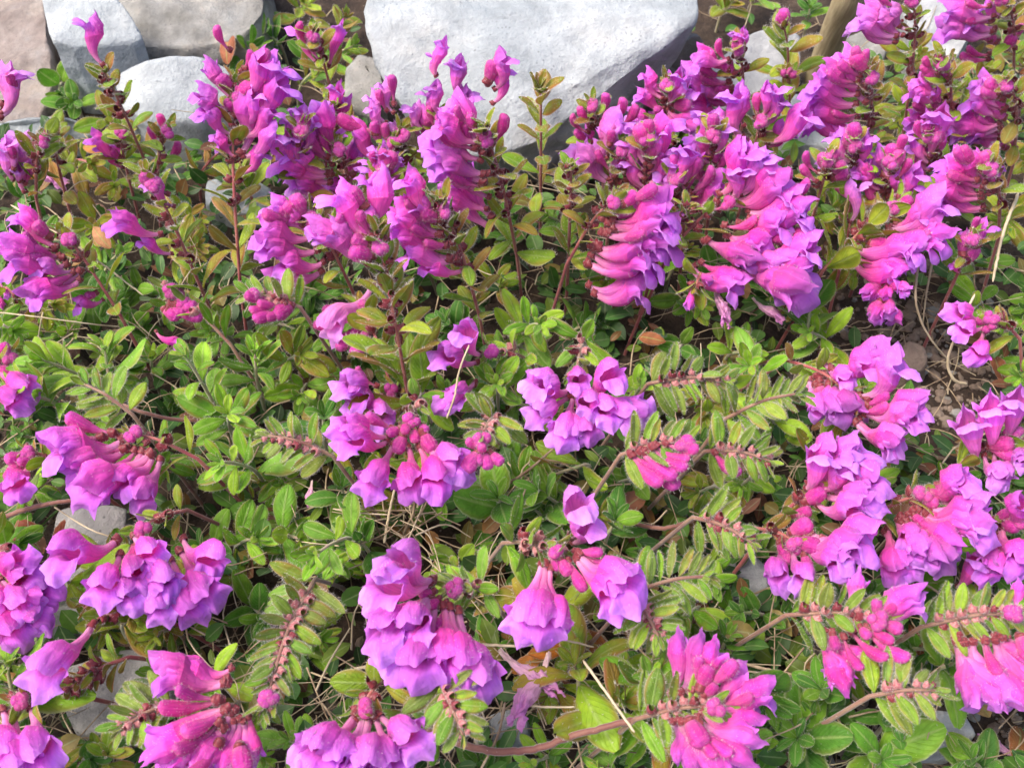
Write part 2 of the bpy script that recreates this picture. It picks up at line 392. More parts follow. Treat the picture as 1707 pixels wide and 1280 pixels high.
def bud_mesh(name, prof, seed, hairs, hl, bow=.12):
    rr = random.Random(seed); mb = MB(); nt_, nl = 16, len(prof) * 3
    P = []; U = []
    for k in range(nl):
        t = k / (nl - 1); s = t * (len(prof) - 1); i = min(int(s), len(prof) - 2); f = s - i; f = f * f * (3 - 2 * f)
        r = lerp(prof[i], prof[i + 1], f)
        if t > .86: r = prof[-2] * math.sqrt(max(0, 1 - ((t - .86) / .14) ** 2)) * .98 + .001
        zc = -bow * math.sin(math.pi * t)
        row = []; ur = []
        for q in range(nt_):
            a = 2 * math.pi * q / nt_
            rr_ = r * (1 + .12 * noise.noise(Vector((math.cos(a) * 1.5 + seed, math.sin(a) * 1.5, t * 4))))
            crease = 1 - .10 * math.exp(-((math.sin(a) * 1.0) / .3) ** 2) * (1 if math.cos(a) < 0 else 0) * (t > .3)
            row.append(Vector((t, rr_ * math.sin(a) * .92, zc + rr_ * crease * math.cos(a)))); ur.append((q / nt_, t))
        P.append(row); U.append(ur)
    mb.grid(P, U, nt_, nl, closed=True)
    for _ in range(hairs):
        k = rr.randint(1, nl - 1) if rr.random() < .35 else rr.randint(int(nl * .5), nl - 1); q = rr.randint(0, nt_ - 1); a = 2 * math.pi * q / nt_
        mb.hair(P[k][q], Vector((.35 + (1.2 if k > nl - 3 else 0), math.sin(a), math.cos(a))), hl * rr.uniform(.5, 1.1), .0016)
    return mb.mesh(name, [M['bud'], M['hair']])
BUDL = [bud_mesh('bud_petals', [.035, .045, .06, .10, .145, .17, .165, .0], 1, 190, .085), bud_mesh('bud_petals', [.035, .04, .055, .085, .13, .15, .15, .0], 2, 190, .085, .18),
        bud_mesh('bud_petals', [.04, .05, .075, .12, .16, .19, .17, .0], 3, 190, .085, .05)]
BUDS = [bud_mesh('bud_petals', [.14, .2, .25, .30, .33, .34, .30, .0], 4, 190, .24, 0), bud_mesh('bud_petals', [.12, .17, .21, .27, .30, .30, .26, .0], 5, 190, .22, .06)]
M['calyx_pale'] = simple('calyx_dusky_pink', (.34, .08, .10), (.52, .24, .22), 3.5, .5, .3, .0006, transl=.15, sheen=.3)
def calyx_mesh(seed, mat='calyx', hairs=60):
    rr = random.Random(seed); mb = MB(); nt_, nl = 14, 9; P = []; U = []
    for k in range(nl):
        t = k / (nl - 1); r = .16 + .30 * math.sin(math.pi * (t * .62 + .08)); row = []; ur = []
        if k == nl - 1: r *= .86
        for q in range(nt_):
            a = 2 * math.pi * q / nt_
            x = t * (1 + .12 * math.cos(2 * a)); z = r * math.cos(a); y = r * math.sin(a) * 1.05
            if math.cos(a) > 0: z += .34 * math.exp(-((t - .45) / .17) ** 2) * math.cos(a) ** 2       # the small shield on its back
            row.append(Vector((x, y, z))); ur.append((q / nt_, t))
        P.append(row); U.append(ur)
    mb.grid(P, U, nt_, nl, closed=True)
    for _ in range(hairs):
        k = rr.randint(0, nl - 1); q = rr.randint(0, nt_ - 1); a = 2 * math.pi * q / nt_
        mb.hair(P[k][q], Vector((.5, math.sin(a), math.cos(a))), .30 * rr.uniform(.4, 1), .010)
    return mb.mesh('calyx_cup', [M[mat], M['hair']])
CALYX = [calyx_mesh(1), calyx_mesh(2)]; CALYXP = [calyx_mesh(3, 'calyx_pale', 140), calyx_mesh(4, 'calyx_pale', 140)]

# ------------------------------------------------------------------ tubes along a path
def smooth_path(pts, n):
    keys = [(i, tuple(p)) for i, p in enumerate(pts)]
    return [catmull(keys, (len(pts) - 1) * k / (n - 1)) for k in range(n)] if len(pts) > 1 else pts
def tube_mesh(name, path, r0, r1, mats, hairs=0, hl=.0011, knots=0, sides=8, org=Vector((0, 0, 0)), seed=0):
    mb = MB(); n = len(path); P = []; U = []; up = Vector((.3, .2, 1))
    for k in range(n):
        tg = (path[min(k + 1, n - 1)] - path[max(k - 1, 0)]).normalized()
        y = up.cross(tg)
        if y.length < 1e-4: y = Vector((1, 0, 0))
        y.normalize(); z = tg.cross(y); up = z
        t = k / (n - 1); r = lerp(r0, r1, t)
        if knots: r *= 1 + knots * max(0, noise.noise(Vector((k * .9, seed, 3))))
        if k in (0, n - 1): r *= .45
        P.append([path[k] - org + (y * math.cos(2 * math.pi * q / sides) + z * math.sin(2 * math.pi * q / sides)) * r for q in range(sides)])
        U.append([(q / sides, t) for q in range(sides)])
    mb.grid(P, U, sides, n, closed=True)
    for _ in range(hairs):
        k = R.randint(1, n - 2); q = R.randint(0, sides - 1)
        f = R.random(); c = (path[k] - org); p = P[k][q].lerp(P[k + 1][q], f)
        mb.hair(p, (P[k][q] - c), hl * R.uniform(.4, 1.1), .000035)
    return mb.mesh(name, mats)

# ------------------------------------------------------------------ plant builder
def leafcolor(kind, rr):
    if kind == 'r':   # red-olive of the old upright spikes
        c = rr.choice([(.20, .33, .025), (.27, .38, .03), (.24, .29, .025), (.16, .31, .02), (.28, .22, .04)]); red = rr.uniform(.2, .8)
    elif kind == 'o': c = rr.choice([(.20, .33, .018), (.26, .37, .022), (.30, .38, .028), (.17, .29, .018)]); red = rr.uniform(.2, .8)
    elif kind == 'd': c = rr.choice([(.05, .17, .018), (.07, .21, .018), (.09, .25, .018), (.14, .30, .018)]); red = rr.uniform(0, .12)
    else: c = rr.choice([(.17, .38, .02), (.23, .44, .025), (.13, .31, .02), (.28, .46, .03), (.19, .39, .045)]); red = rr.uniform(.05, .5)
    g = rr.uniform(.88, 1.3)
    return (c[0] * g, c[1] * g, c[2] * g, red)

SPIKES = []      # (short name, px, py) of every flowering stem, for naming what grows beside it
def put_leaf(root, org, pos, dirv, nrm, ln, meshes, kind, rr, name='leaf'):
    lc = leafcolor(kind, rr)
    if kind == 'g' and name == 'bract':
        k_ = rr.uniform(0, .4); lc = tuple(lerp(a, b, k_) * .85 for a, b in zip(lc, (.36, .26, .12))) + (lc[3],)
    m = frame(dirv, nrm); me = rr.choice(meshes)
    s = Matrix.Diagonal((ln, ln * rr.uniform(.85, 1.2) * (.74 if kind == 'g' and name == 'bract' else 1), ln, 1))
    return link(name, me, root, Matrix.Translation(pos - org) @ m @ Matrix.Rotation(rr.gauss(0, .25), 4, 'X') @ s, lc)

def put_calyx(parent, rr, mat, pale_=False):
    return link('calyx', rr.choice(CALYXP if pale_ else CALYX), parent, mat)

def spike(label, short, base, tip, flowers=(), buds=(), kind='o', zb=None, zt=None, bend=0.0, pale=0.0, old=.45, leafs=1.0, nodes=None,
          seed=None, cal=1, name='flowering_stem', cat='flower stem', group='skullcap flower stems', stalk=True, fl=1.0, face=None, low=False, dens=None, spine=1.0, meshes=None, rise=.8):
    rr = random.Random(seed if seed is not None else int(base[0] * 7 + base[1] * 13))
    up_px = base[1] - tip[1]; frac = (1280 - base[1]) / 1280
    if kind == 'g' and not flowers:
        zb = (zb or .045) + .018; zt = (zt or .05) + .020
    if zb is None: zb = .040 - .010 * frac
    B = at(base[0], base[1], zb); D = -(CR.transposed() @ (B - CO)).z
    if zt is None:
        zt = zb + max(.010, min(.075, rise * up_px * D / (FP * math.cos(RAD(PITCH)))))
    T = at(tip[0], tip[1], zt)
    side = (T - B).cross(Vector((0, 0, 1)));
    side = side.normalized() if side.length > 1e-6 else Vector((1, 0, 0))
    mid = (B + T) / 2 + side * bend * (T - B).length + Vector((0, 0, .12 * (T - B).length))
    path = smooth_path([B, mid, T], 22)
    L = sum((path[i + 1] - path[i]).length for i in range(21))
    # the lower stalk down into the mat
    a0 = (path[0] - path[2]).normalized(); hz = Vector((a0.x, a0.y, 0))
    g0 = B + hz * .018 + Vector((0, 0, -zb * .75)); g1 = Vector((g0.x + hz.x * .006, g0.y + hz.y * .006, -.004))
    lowpath = smooth_path([g1, g0, B], 9)[:-1] if stalk else []
    root = bpy.data.objects.new(name, None); COL.objects.link(root); root.empty_display_size = .01
    org = Vector((g1.x, g1.y, 0)) if stalk else B.copy(); root.location = org
    tag(root, label, cat, group)
    full = lowpath + path
    st = link('stem', tube_mesh('stem', full, .00085, .0005, [M['stem'] if kind in 'ro' else M['stem_pink'], M['hair']], int(4200 * L + 60), org=org), root)
    def pt(t):
        s = max(0, min(.9999, t)) * 21; i = int(s); return path[i].lerp(path[i + 1], s - i)
    def tan(t): return (pt(min(1, t + .06)) - pt(max(0, t - .06))).normalized()
    # nodes of paired leaves / bracts
    nn = nodes if nodes is not None else max(4, int(L / .0062))
    rot0 = rr.uniform(0, math.pi)
    woolly = kind == 'g' and (not flowers or spine > 1)
    if woolly: nn = max(7, int(L / .0031))
    for k in range(nn):
        t = (k + .5) / nn
        p = pt(t); tg = tan(t); ref = tg.cross(Vector((0, 0, 1)));
        ref = ref.normalized() if ref.length > .1 else tg.cross(Vector((0, 1, 0))).normalized()
        ln = lerp(.0165, .0080, t ** .8) * rr.uniform(.8, 1.2) * leafs
        if woolly: ln = lerp(.0140, .0066, t) * rr.uniform(.85, 1.15)
        for s in (0, 1):
            rd = Matrix.Rotation(rot0 + k * math.pi / 2 + s * math.pi + rr.gauss(0, .25), 3, tg) @ ref
            if woolly:
                vw = (CO - p).normalized(); rd = (Matrix.Rotation(s * math.pi + rr.gauss(0, .30) + (.35 if k % 2 else -.35), 3, tg) @ tg.cross(vw)).normalized()
            ang = (lerp(1.2, .75, t) if woolly else lerp(1.05, .55, t)) + rr.gauss(0, .15)
            dv = tg * math.cos(ang) + rd * math.sin(ang); nr = tg * math.sin(ang) - rd * math.cos(ang)
            if woolly: nr = nr * .25 + Vector((rr.gauss(0, .25), -.25, 1))
            if t > .30 or kind == 'r' or woolly: put_leaf(root, org, p + rd * .0007, dv, nr, ln, (meshes or (BRACT if t > .45 or woolly else LEAF)), kind, rr, 'bract' if t > .45 or woolly else 'leaf')
            else: put_leaf(root, org, p + rd * .0007, dv, nr, ln * 1.15, (meshes or LEAF), kind, rr)
            if cal and t > (.12 if woolly else .28) and rr.random() < (.97 if woolly else .85):
                rd2 = Matrix.Rotation(.55, 3, tg) @ rd
                dv2 = (tg * .8 + rd2 * .8).normalized(); sc_ = lerp(.0046, .0026, t) * rr.uniform(.85, 1.15) * (.72 if woolly else 1)
                put_calyx(root, rr, Matrix.Translation(p - org + rd2 * .001) @ frame(dv2, tg) @ Matrix.Scale(sc_, 4), kind == 'g' and rr.random() < .75)
    # crowded young tip
    for k in range(6):
        tg = tan(1); ref = tg.cross(Vector((0, 1, .3))).normalized(); rd = Matrix.Rotation(k * 1.05 + rot0, 3, tg) @ ref
        put_leaf(root, org, T - tg * .0008 * k, tg * .95 + rd * .45, tg * .4 - rd, .0058 * rr.uniform(.7, 1.1) * leafs, BRACT, kind, rr, 'bract')
    # open flowers
    bpx = proj(B); tpx = proj(T)
    ax = Vector((tpx[0] - bpx[0], tpx[1] - bpx[1])); al2 = max(1, ax.length_squared)
    if face is None: face = (base[1] + tip[1]) / 2 > 545
    def anchor(mx, my, cpx):
        if cpx:
            t = (Vector(cpx) - Vector(bpx)).dot(ax) / al2; t = max(0.0, min(1, t)); c = pt(t)
            r = ray(*cpx); dd = (c - CO).length; q = CO + r * dd
            if (q - c).length > .006: q = c + (q - c).normalized() * .006 + (q - c - (q - c).normalized() * .006) * .9
            return q, c
        t = (Vector((mx, my)) - Vector(bpx)).dot(ax) / al2
        pl = .022 / D * FP / math.sqrt(al2)                   # calyx sits below the mouth along the axis
        t = max(.12, min(.97, t - .55 * pl + rr.gauss(0, .04))); c = pt(t)
        return c, c
    if dens is None: dens = .15 if (face and not low) else (.9 if base[1] < 460 else .5)
    extra = []
    for f in flowers:
        if len(flowers) > 3 and rr.random() < dens:
            ox, oy = rr.gauss(0, 12), rr.gauss(0, 11); g_ = list(f); g_[0] += ox; g_[1] += oy
            if len(g_) >= 4: g_[2] += (tpx[0] - bpx[0]) * rr.uniform(-.16, .16); g_[3] += (tpx[1] - bpx[1]) * rr.uniform(-.16, .16)
            extra.append(tuple(g_))
    if len(flowers) > 2 or len(buds) > 3:      # small woolly buds crowded round the tip
        for k in range(rr.randint(4, 7)):
            a = rr.uniform(0, 6.28); q_ = rr.uniform(7, 15) * (.33 / D)
            extra_b = (tpx[0] + math.cos(a) * q_ - (tpx[0] - bpx[0]) * .08, tpx[1] + math.sin(a) * q_ - (tpx[1] - bpx[1]) * .08, tpx[0] - (tpx[0] - bpx[0]) * .12, tpx[1] - (tpx[1] - bpx[1]) * .12)
            buds = list(buds) + [extra_b]
    if len(flowers) > 2 and not (face and not low):
        for f in flowers:
            if len(f) >= 4 and rr.random() < .6:
                k_ = rr.uniform(.45, .78); u_ = rr.uniform(.08, .25)
                buds = list(buds) + [(lerp(f[2], f[0], k_) + (tpx[0] - bpx[0]) * u_ + rr.gauss(0, 4), lerp(f[3], f[1], k_) + (tpx[1] - bpx[1]) * u_ + rr.gauss(0, 4), f[2] + (tpx[0] - bpx[0]) * u_, f[3] + (tpx[1] - bpx[1]) * u_)]
    for f in list(flowers) + extra:
        mx, my = f[0], f[1]; cpx = (f[2], f[3]) if len(f) >= 4 else None
        C_, c0 = anchor(mx, my, cpx)
        Lf = .0305 * fl * rr.uniform(.88, 1.10)
        r = ray(mx, my); b = r.dot(CO - C_); pd = ((CO - r * b) - C_).length
        if face and not low: Lf *= .98
        if low: Lf = max(.024, min(.042, pd / (.96 if low > 0 else .88)))
        elif not face: Lf = max(.026, min(.039, pd / rr.uniform(.90, .98)))
        cc = (CO - C_).length_squared - Lf * Lf; disc = b * b - cc
        if disc < 0:
            Mx = CO - r * b
            dist = (Mx - C_).length; Lf = min(dist, .040)
            if dist > .040: C_ = Mx + (C_ - Mx).normalized() * .040
        else:
            sq = min(math.sqrt(disc), Lf * (.74 if face else .50)) * (1 if face or low else rr.uniform(-.1, .55)); Mx = CO + r * (-b + sq * low if low else -b - sq)
            
            Lf = (Mx - C_).length
        xd = (Mx - C_).normalized()
        oh = Vector((xd.x, xd.y, 0)); upv = Vector((0, 0, 1)) - .35 * oh
        if abs(xd.z) > .85: upv = Vector((0, 0, .4)) - oh.normalized() + Vector((0, .25, 0))
        if len(f) == 5: upv = (CR @ Vector((math.cos(RAD(f[4])), math.sin(RAD(f[4])), .3)))     # hood direction as an angle
        m = frame(xd, upv) @ Matrix.Rotation(rr.gauss(0, .30), 4, 'X')
        fp = rr.choice(FACES if face and not low else FLOWERS)
        o = max(0, min(1, old + rr.gauss(0, .28))); colr = (o, .5 + rr.gauss(0, .10), max(0, min(.8, pale + rr.uniform(-.05, .1))), 1)
        wide_ = rr.uniform(.98, 1.16) * (.78 if face and not low else (1.14 if low else (1.12 if len(flowers) > 3 else .9)))
        fo = link('flower', fp[0], root, Matrix.Translation(C_ - org) @ m @ Matrix.Diagonal((Lf, Lf * wide_, Lf * wide_ * rr.uniform(.94, 1.06), 1)), colr)
        link('hood', fp[1], fo, None, colr); link('lower_lip', fp[2], fo, None, colr)
        put_calyx(fo, rr, Matrix.Translation((-.05, 0, 0)) @ Matrix.Scale(.13, 4))
    for f in buds:
        mx, my = f[0], f[1]; cpx = (f[2], f[3]) if len(f) >= 4 else None
        C_, c0 = anchor(mx, my, cpx)
        r = ray(mx, my); b = r.dot(CO - C_); near = CO - r * b; dist = (near - C_).length
        Lb = max(.0060, min(.0175, dist * 1.1)); back = math.sqrt(max(0, Lb * Lb - dist * dist)) if dist < Lb else 0
        Mx = near - r * back
        if dist > .0175: C_ = Mx + (C_ - Mx).normalized() * .0185
        xd = (Mx - C_).normalized(); Lb = (Mx - C_).length
        long_ = Lb > .0105
        colr = (rr.uniform(0, .8), .5 + rr.gauss(0, .07), rr.uniform(0, .08), 1)
        wd_ = Lb * (.95 if long_ else 1.0)
        bo = link('bud', rr.choice(BUDL if long_ else BUDS), root, Matrix.Translation(C_ - org) @ frame(xd, Vector((0, 0, 1)) + xd * .1) @ Matrix.Diagonal((Lb, wd_, wd_, 1)), colr)
        put_calyx(bo, rr, Matrix.Translation((-.05, 0, 0)) @ Matrix.Scale(.22 if long_ else .42, 4))
    SPIKES.append((short, (base[0] + tip[0]) / 2, (base[1] + tip[1]) / 2))
    return root

# ------------------------------------------------------------------ ground
def ground_h(x, y):
    return .004 * noise.noise(Vector((x * 14, y * 14, 0))) + .0022 * noise.noise(Vector((x * 45, y * 45, 5))) + .0011 * noise.noise(Vector((x * 140, y * 140, 9)))
mb = MB(); xs = []; 
def axis(lo, hi, step, far):
    a = [-far, -far * .3, -far * .1, -2, -1.2]; t = lo
    while t <= hi: a.append(t); t += step
    return a + [hi + .3, 2.4, far * .1, far * .3, far]
ax_ = axis(-.55, .55, .0042, 40); ay_ = axis(-.05, .95, .0042, 40); ax_.sort(); ay_.sort()
P = []; U = []
for y in ay_:
    P.append([Vector((x, y, ground_h(x, y) if abs(x) < .6 and -.1 < y < 1 else 0)) for x in ax_]); U.append([(x, y) for x in ax_])
mb.grid(P, U, len(ax_), len(ay_))
m, n = newmat('soil'); tc = N(n, 'ShaderNodeTexCoord'); a = noise_(n, tc.outputs['Object'], 60, 8, .7); b = noise_(n, tc.outputs['Object'], 420, 5, .7)
c = ramp(n, a, [(.3, (.022, .014, .010)), (.55, (.065, .042, .029)), (.75, (.14, .10, .07))]); c = mixc(n, .8, c, ramp(n, b, [(.3, .5), (.65, 1.3)]), 'MULTIPLY')
finish(n, c, .95, math_(n, 'ADD', a, b), 1, .003); M['soil'] = m
g = link('ground', mb.mesh('ground', [M['soil']])); tag(g, kind='structure')

# ------------------------------------------------------------------ rocks
def rock(label, pts, under=1.0, mat='rock_grey', rough=.0018, seed=0, name='stone', cat='stone', group=None, cuts=5, bev=.0010):
    W3 = [at(p[0], p[1], p[2]) for p in pts]
    cen = sum(W3, Vector()) / len(W3)
    bm = bmesh.new()
    for p in W3: bm.verts.new(p)
    for p in W3: bm.verts.new(Vector((cen.x + (p.x - cen.x) * under, cen.y + (p.y - cen.y) * under, -.006)))
    for p in W3: bm.verts.new(Vector((cen.x + (p.x - cen.x) * lerp(1, under, .55) * 1.02, cen.y + (p.y - cen.y) * lerp(1, under, .55) * 1.02, p.z * .55)))
    r = bmesh.ops.convex_hull(bm, input=bm.verts)
    bmesh.ops.delete(bm, geom=[v for v in bm.verts if not v.link_faces], context='VERTS')
    bmesh.ops.dissolve_limit(bm, angle_limit=.12, verts=bm.verts, edges=bm.edges)
    bmesh.ops.bevel(bm, geom=list(bm.edges), offset=bev, segments=2, affect='EDGES', profile=.6, clamp_overlap=True)
    bmesh.ops.triangulate(bm, faces=bm.faces)
    tgt = .006
    for _ in range(cuts):
        es = [e for e in bm.edges if e.calc_length() > tgt]
        if not es: break
        bmesh.ops.subdivide_edges(bm, edges=es, cuts=1, use_grid_fill=False); bmesh.ops.triangulate(bm, faces=bm.faces)
    for _ in range(2): bmesh.ops.smooth_vert(bm, verts=bm.verts, factor=.5, use_axis_x=True, use_axis_y=True, use_axis_z=True)
    bm.normal_update(); ofs = {}
    for v in bm.verts:
        q = v.co * 28 + Vector((seed * 5.7, 0, 0)); q2 = v.co * 95 + Vector((seed, 3, 0)); q3 = v.co * 260
        rid = 1 - abs(noise.noise(q)) * 2
        ofs[v] = v.normal * (rough * (1.3 * noise.noise(q) + .9 * rid - .6 + .5 * noise.noise(q2) + .22 * noise.noise(q3)))
    for v, o_ in ofs.items(): v.co += o_
    org = Vector((cen.x, cen.y, 0)); bmesh.ops.translate(bm, verts=bm.verts, vec=-org)
    me = bpy.data.meshes.new(name); bm.to_mesh(me); bm.free(); me.materials.append(M[mat])
    me.polygons.foreach_set('use_smooth', [True] * len(me.polygons))
    o = link(name, me); o.location = org; tag(o, label, cat, group); return o
rock('large white limestone boulder at the top behind the flowers, running out of frame',
     [(604, 28, .075), (618, -30, .08), (700, -130, .085), (950, -170, .09), (1160, -80, .085), (1166, 32, .075), (1085, 78, .066), (1030, 112, .062), (945, 150, .058), (905, 240, .04), (790, 262, .036), (690, 215, .045), (625, 110, .060)],
     .62, 'rock_white', .0020, 3, 'boulder', 'boulder', bev=.0014)
rock('added dark grey shape coloured as the shaded right flank of the white boulder',
     [(905, 240, .022), (945, 165, .040), (1030, 118, .046), (1085, 88, .050), (1164, 50, .050), (1176, 78, .036), (1120, 128, .026), (1050, 168, .022), (970, 225, .016)], 1.0, 'rock_flank_shade', .0022, 4)  # added piece; its dark colour carries the shade on the boulder's side
rock('angular pale grey-green stone block in the top left corner, below the lone flower', [(68, -12, .058), (130, -22, .06), (195, -4, .058), (241, 62, .046), (222, 74, .044), (178, 72, .046), (118, 80, .046), (84, 66, .050)], .86, 'rock_white', .0012, 5, bev=.0015)
rock('pinkish brown flat stone slab filling the upper left edge', [(-120, -60, .03), (64, -60, .034), (80, 60, .026), (88, 150, .016), (60, 205, .010), (-120, 215, .010)], 1.05, 'rock_pink', .0028, 6)
rock('broad tan and grey rock slab at the very top behind the block', [(150, -120, .045), (430, -110, .045), (440, 20, .034), (405, 62, .030), (330, 78, .028), (215, 80, .028), (140, 30, .034)], 1.05, 'rock_tan', .0032, 7)
rock('smooth rounded white stone right of the red-leaved stem in the upper left', [(188, 128, .042), (225, 104, .05), (280, 92, .053), (345, 92, .05), (392, 118, .042), (388, 160, .036), (330, 200, .034), (250, 205, .034), (200, 175, .036)], .92, 'rock_white', .0014, 8, bev=.006)
rock('thin white stone half hidden at the left edge under the pale flowers', [(-10, 204, .022), (60, 190, .025), (135, 196, .022), (160, 225, .014), (90, 244, .012), (-10, 236, .012)], 1.0, 'rock_white', .0012, 9)
rock('cream stone at the left foot of the white boulder', [(572, 110, .032), (598, 85, .036), (632, 95, .034), (642, 150, .028), (625, 195, .02), (575, 190, .02)], 1.0, 'rock_tan', .0014, 10)
rock('pale stone under the upright cluster in the upper left', [(345, 300, .016), (400, 290, .02), (455, 310, .018), (450, 350, .012), (380, 358, .010), (340, 335, .012)], 1.0, 'rock_white', .0014, 12)
rock('grey stone slab right of the white boulder under the topmost pink bud', [(1175, 130, .022), (1225, 70, .03), (1290, 42, .032), (1335, 60, .028), (1330, 120, .02), (1255, 170, .014), (1190, 185, .012)], 1.0, 'rock_grey', .002, 13)
rock('brownish flat stone on the soil right beside the white boulder', [(1060, 160, .014), (1120, 110, .018), (1180, 100, .018), (1195, 150, .012), (1130, 190, .010)], 1.0, 'rock_tan', .002, 14)
rock('pale blue-grey stone between the stake and the tall cluster upper right', [(1300, 190, .022), (1325, 155, .026), (1375, 155, .026), (1405, 190, .02), (1385, 245, .014), (1310, 240, .014)], 1.0, 'rock_white', .0014, 15)
rock('grey stone behind the flowers in the top right corner', [(1505, 10, .03), (1535, -30, .036), (1600, -30, .036), (1625, 40, .028), (1600, 95, .02), (1530, 95, .02)], 1.0, 'rock_grey', .002, 16)
rock('flat tan stone at the foot of the wooden stake', [(1395, 70, .02), (1440, 50, .022), (1480, 70, .02), (1470, 110, .014), (1400, 120, .014)], 1.0, 'rock_tan', .0016, 17)
rock('black speckled pale stone left, above the drooping purple cluster', [(95, 850, .020), (150, 832, .024), (215, 845, .022), (205, 905, .018), (120, 935, .014), (85, 900, .016)], 1.0, 'rock_speck', .0014, 18)
rock('speckled pale stone between the left cluster and the wilted blooms', [(62, 960, .016), (120, 925, .020), (175, 985, .018), (165, 1035, .014), (95, 1075, .012), (40, 1040, .012)], 1.0, 'rock_speck', .0014, 19)
rock('pale grey stone beneath the single drooping flower, lower left', [(95, 1120, .014), (190, 1085, .018), (275, 1080, .018), (290, 1150, .016), (230, 1225, .012), (120, 1220, .012)], 1.0, 'rock_speck', .0016, 20)
rock('dark-sided grey stone in the lower right corner', [(1520, 1195, .018), (1560, 1180, .024), (1612, 1190, .022), (1634, 1225, .018), (1600, 1248, .016), (1545, 1250, .014)], .95, 'rock_grey', .0012, 21, bev=.0012)
rock('grey stone under the diamond-faced flower right of centre', [(1195, 935, .014), (1250, 915, .018), (1290, 950, .016), (1275, 1000, .012), (1205, 1000, .012)], 1.0, 'rock_grey', .0014, 22)
rock('brown stone on the bare soil patch at the right', [(1495, 590, .018), (1515, 565, .021), (1545, 575, .020), (1550, 610, .014), (1515, 628, .012)], 1.0, 'rock_brown', .0014, 23)
rock('grey pebble below the fallen pink corollas', [(815, 1190, .012), (850, 1180, .015), (885, 1200, .013), (875, 1238, .010), (825, 1240, .010)], 1.0, 'rock_grey', .0012, 24)
rock('tan stone on the soil near the lower right corner', [(1290, 1120, .010), (1350, 1100, .014), (1400, 1130, .012), (1395, 1180, .009), (1310, 1190, .009)], 1.0, 'rock_tan', .0018, 25)
rock('white chip of stone beneath the bottom right flowers', [(1500, 1095, .012), (1535, 1080, .014), (1560, 1105, .012), (1545, 1140, .010), (1505, 1135, .010)], 1.0, 'rock_white', .0012, 26)

# wooden stake leaning out of the top of the frame
pth = smooth_path([at(1358, 150, .0), at(1383, 75, .035), at(1425, -30, .085)], 14)
m, n = newmat('weathered_wood'); tc = N(n, 'ShaderNodeTexCoord'); mp = N(n, 'ShaderNodeMapping'); mp.inputs['Scale'].default_value = (900, 90, 60); n.links.new(tc.outputs['Object'], mp.inputs[0])
a = noise_(n, mp.outputs[0], 1, 5); finish(n, ramp(n, a, [(.3, (.22, .17, .09)), (.7, (.42, .35, .21))]), .8, a, .5, .001); M['wood'] = m
o = link('stake', tube_mesh('stake', pth, .0075, .0072, [M['wood']], org=pth[0], sides=20)); o.location = pth[0]
tag(o, 'olive brown wooden stake leaning at the top right behind the flowers', 'stake')
# ------------------------------------------------------------------ flowering stems, each traced from where it stands
S_ = spike
# upper left
S_('reddish leafy stem with a single upright pink flower at its tip, before the pale block', 'the lone-flower stem', (243, 272), (172, 118), [(148, 28, 171, 110, 60)], [], 'r', zb=.045, rise=.9, old=.3, leafs=1.05, nodes=9)
S_('short red stem with small round magenta buds before the rounded white stone', 'the small round buds', (262, 300), (282, 212), [], [(265, 190), (280, 203), (298, 235), (250, 210)], 'r', zb=.035)
S_('long leaning olive-red stem with flowers on its left side, upper left', 'the long leaning stem', (352, 520), (246, 285), [(183, 362, 268, 392), (230, 398, 287, 424), (248, 300, 290, 345)], [(238, 285, 262, 320)], 'o', zb=.035, rise=.75, leafs=1.15, nodes=11)
S_('tall upright spike of violet-pink flowers on both sides in front of the white stone', 'the tall upper left spike', (400, 470), (394, 125), [(343, 100, 385, 165), (325, 148, 388, 195), (338, 180, 388, 225), (358, 222, 392, 262), (448, 92, 402, 160, 100), (482, 132, 408, 195, 60), (430, 150, 402, 215, 80), (466, 215, 405, 262, 60), (440, 250, 402, 290, 80), (462, 175, 404, 230, 70)], [(402, 168), (378, 170)], 'r', zb=.035, rise=.85, old=.65, leafs=1.15, nodes=11)
S_('slim stem with three upright magenta flowers at the top edge left of the boulder', 'the slim top edge stem', (552, 150), (520, 50), [(495, 42, 528, 105), (568, 40, 548, 110, 70), (512, 60, 532, 100)], [(520, 62)], 'r', zb=.05, old=.15)
S_('small stem with one magenta flower beside the cream stone', 'the cream stone flower', (568, 240), (558, 175), [(562, 140, 556, 205, 70), (578, 160, 558, 215, 60)], [], 'r', zb=.045, old=.2)
S_('crowded magenta and violet cluster left of centre near the top, its tip at the left', 'the crowded upper cluster', (592, 335), (563, 240), [(480, 240, 545, 290), (470, 268, 550, 305), (487, 292, 560, 325), (527, 195, 562, 262), (500, 215, 555, 275), (600, 245, 580, 300, 80), (548, 300, 590, 335)], [(512, 222, 548, 265), (534, 222, 556, 262), (546, 205, 562, 248)], 'r', zb=.045, old=.35)
S_('red stem with dark magenta upright buds just behind the crowded upper cluster', 'the dark upright buds', (682, 315), (655, 232), [(582, 205, 640, 275), (615, 245, 655, 290)], [(592, 210, 645, 268), (624, 200, 652, 258), (560, 195), (640, 205, 658, 252)], 'r', zb=.05, old=.25)
S_('stem of pale lilac flowers with pointed lobes at the lower left of the white boulder', 'the pale pointed flowers', (662, 320), (672, 215), [(637, 135, 655, 188, 70), (615, 155, 642, 205, 80), (655, 205, 668, 262), (690, 172, 705, 232, 100)], [], 'o', zb=.045, pale=.28, old=.8)
S_('tall stem carrying the highest violet flowers against the white boulder face', 'the highest flowers', (748, 300), (735, 190), [(738, 66, 726, 122, 60), (722, 140, 736, 195, 90), (765, 102, 768, 158, 80), (778, 148, 758, 205, 90), (702, 180, 728, 238)], [(766, 195)], 'o', zb=.05, old=.5, pale=.1)
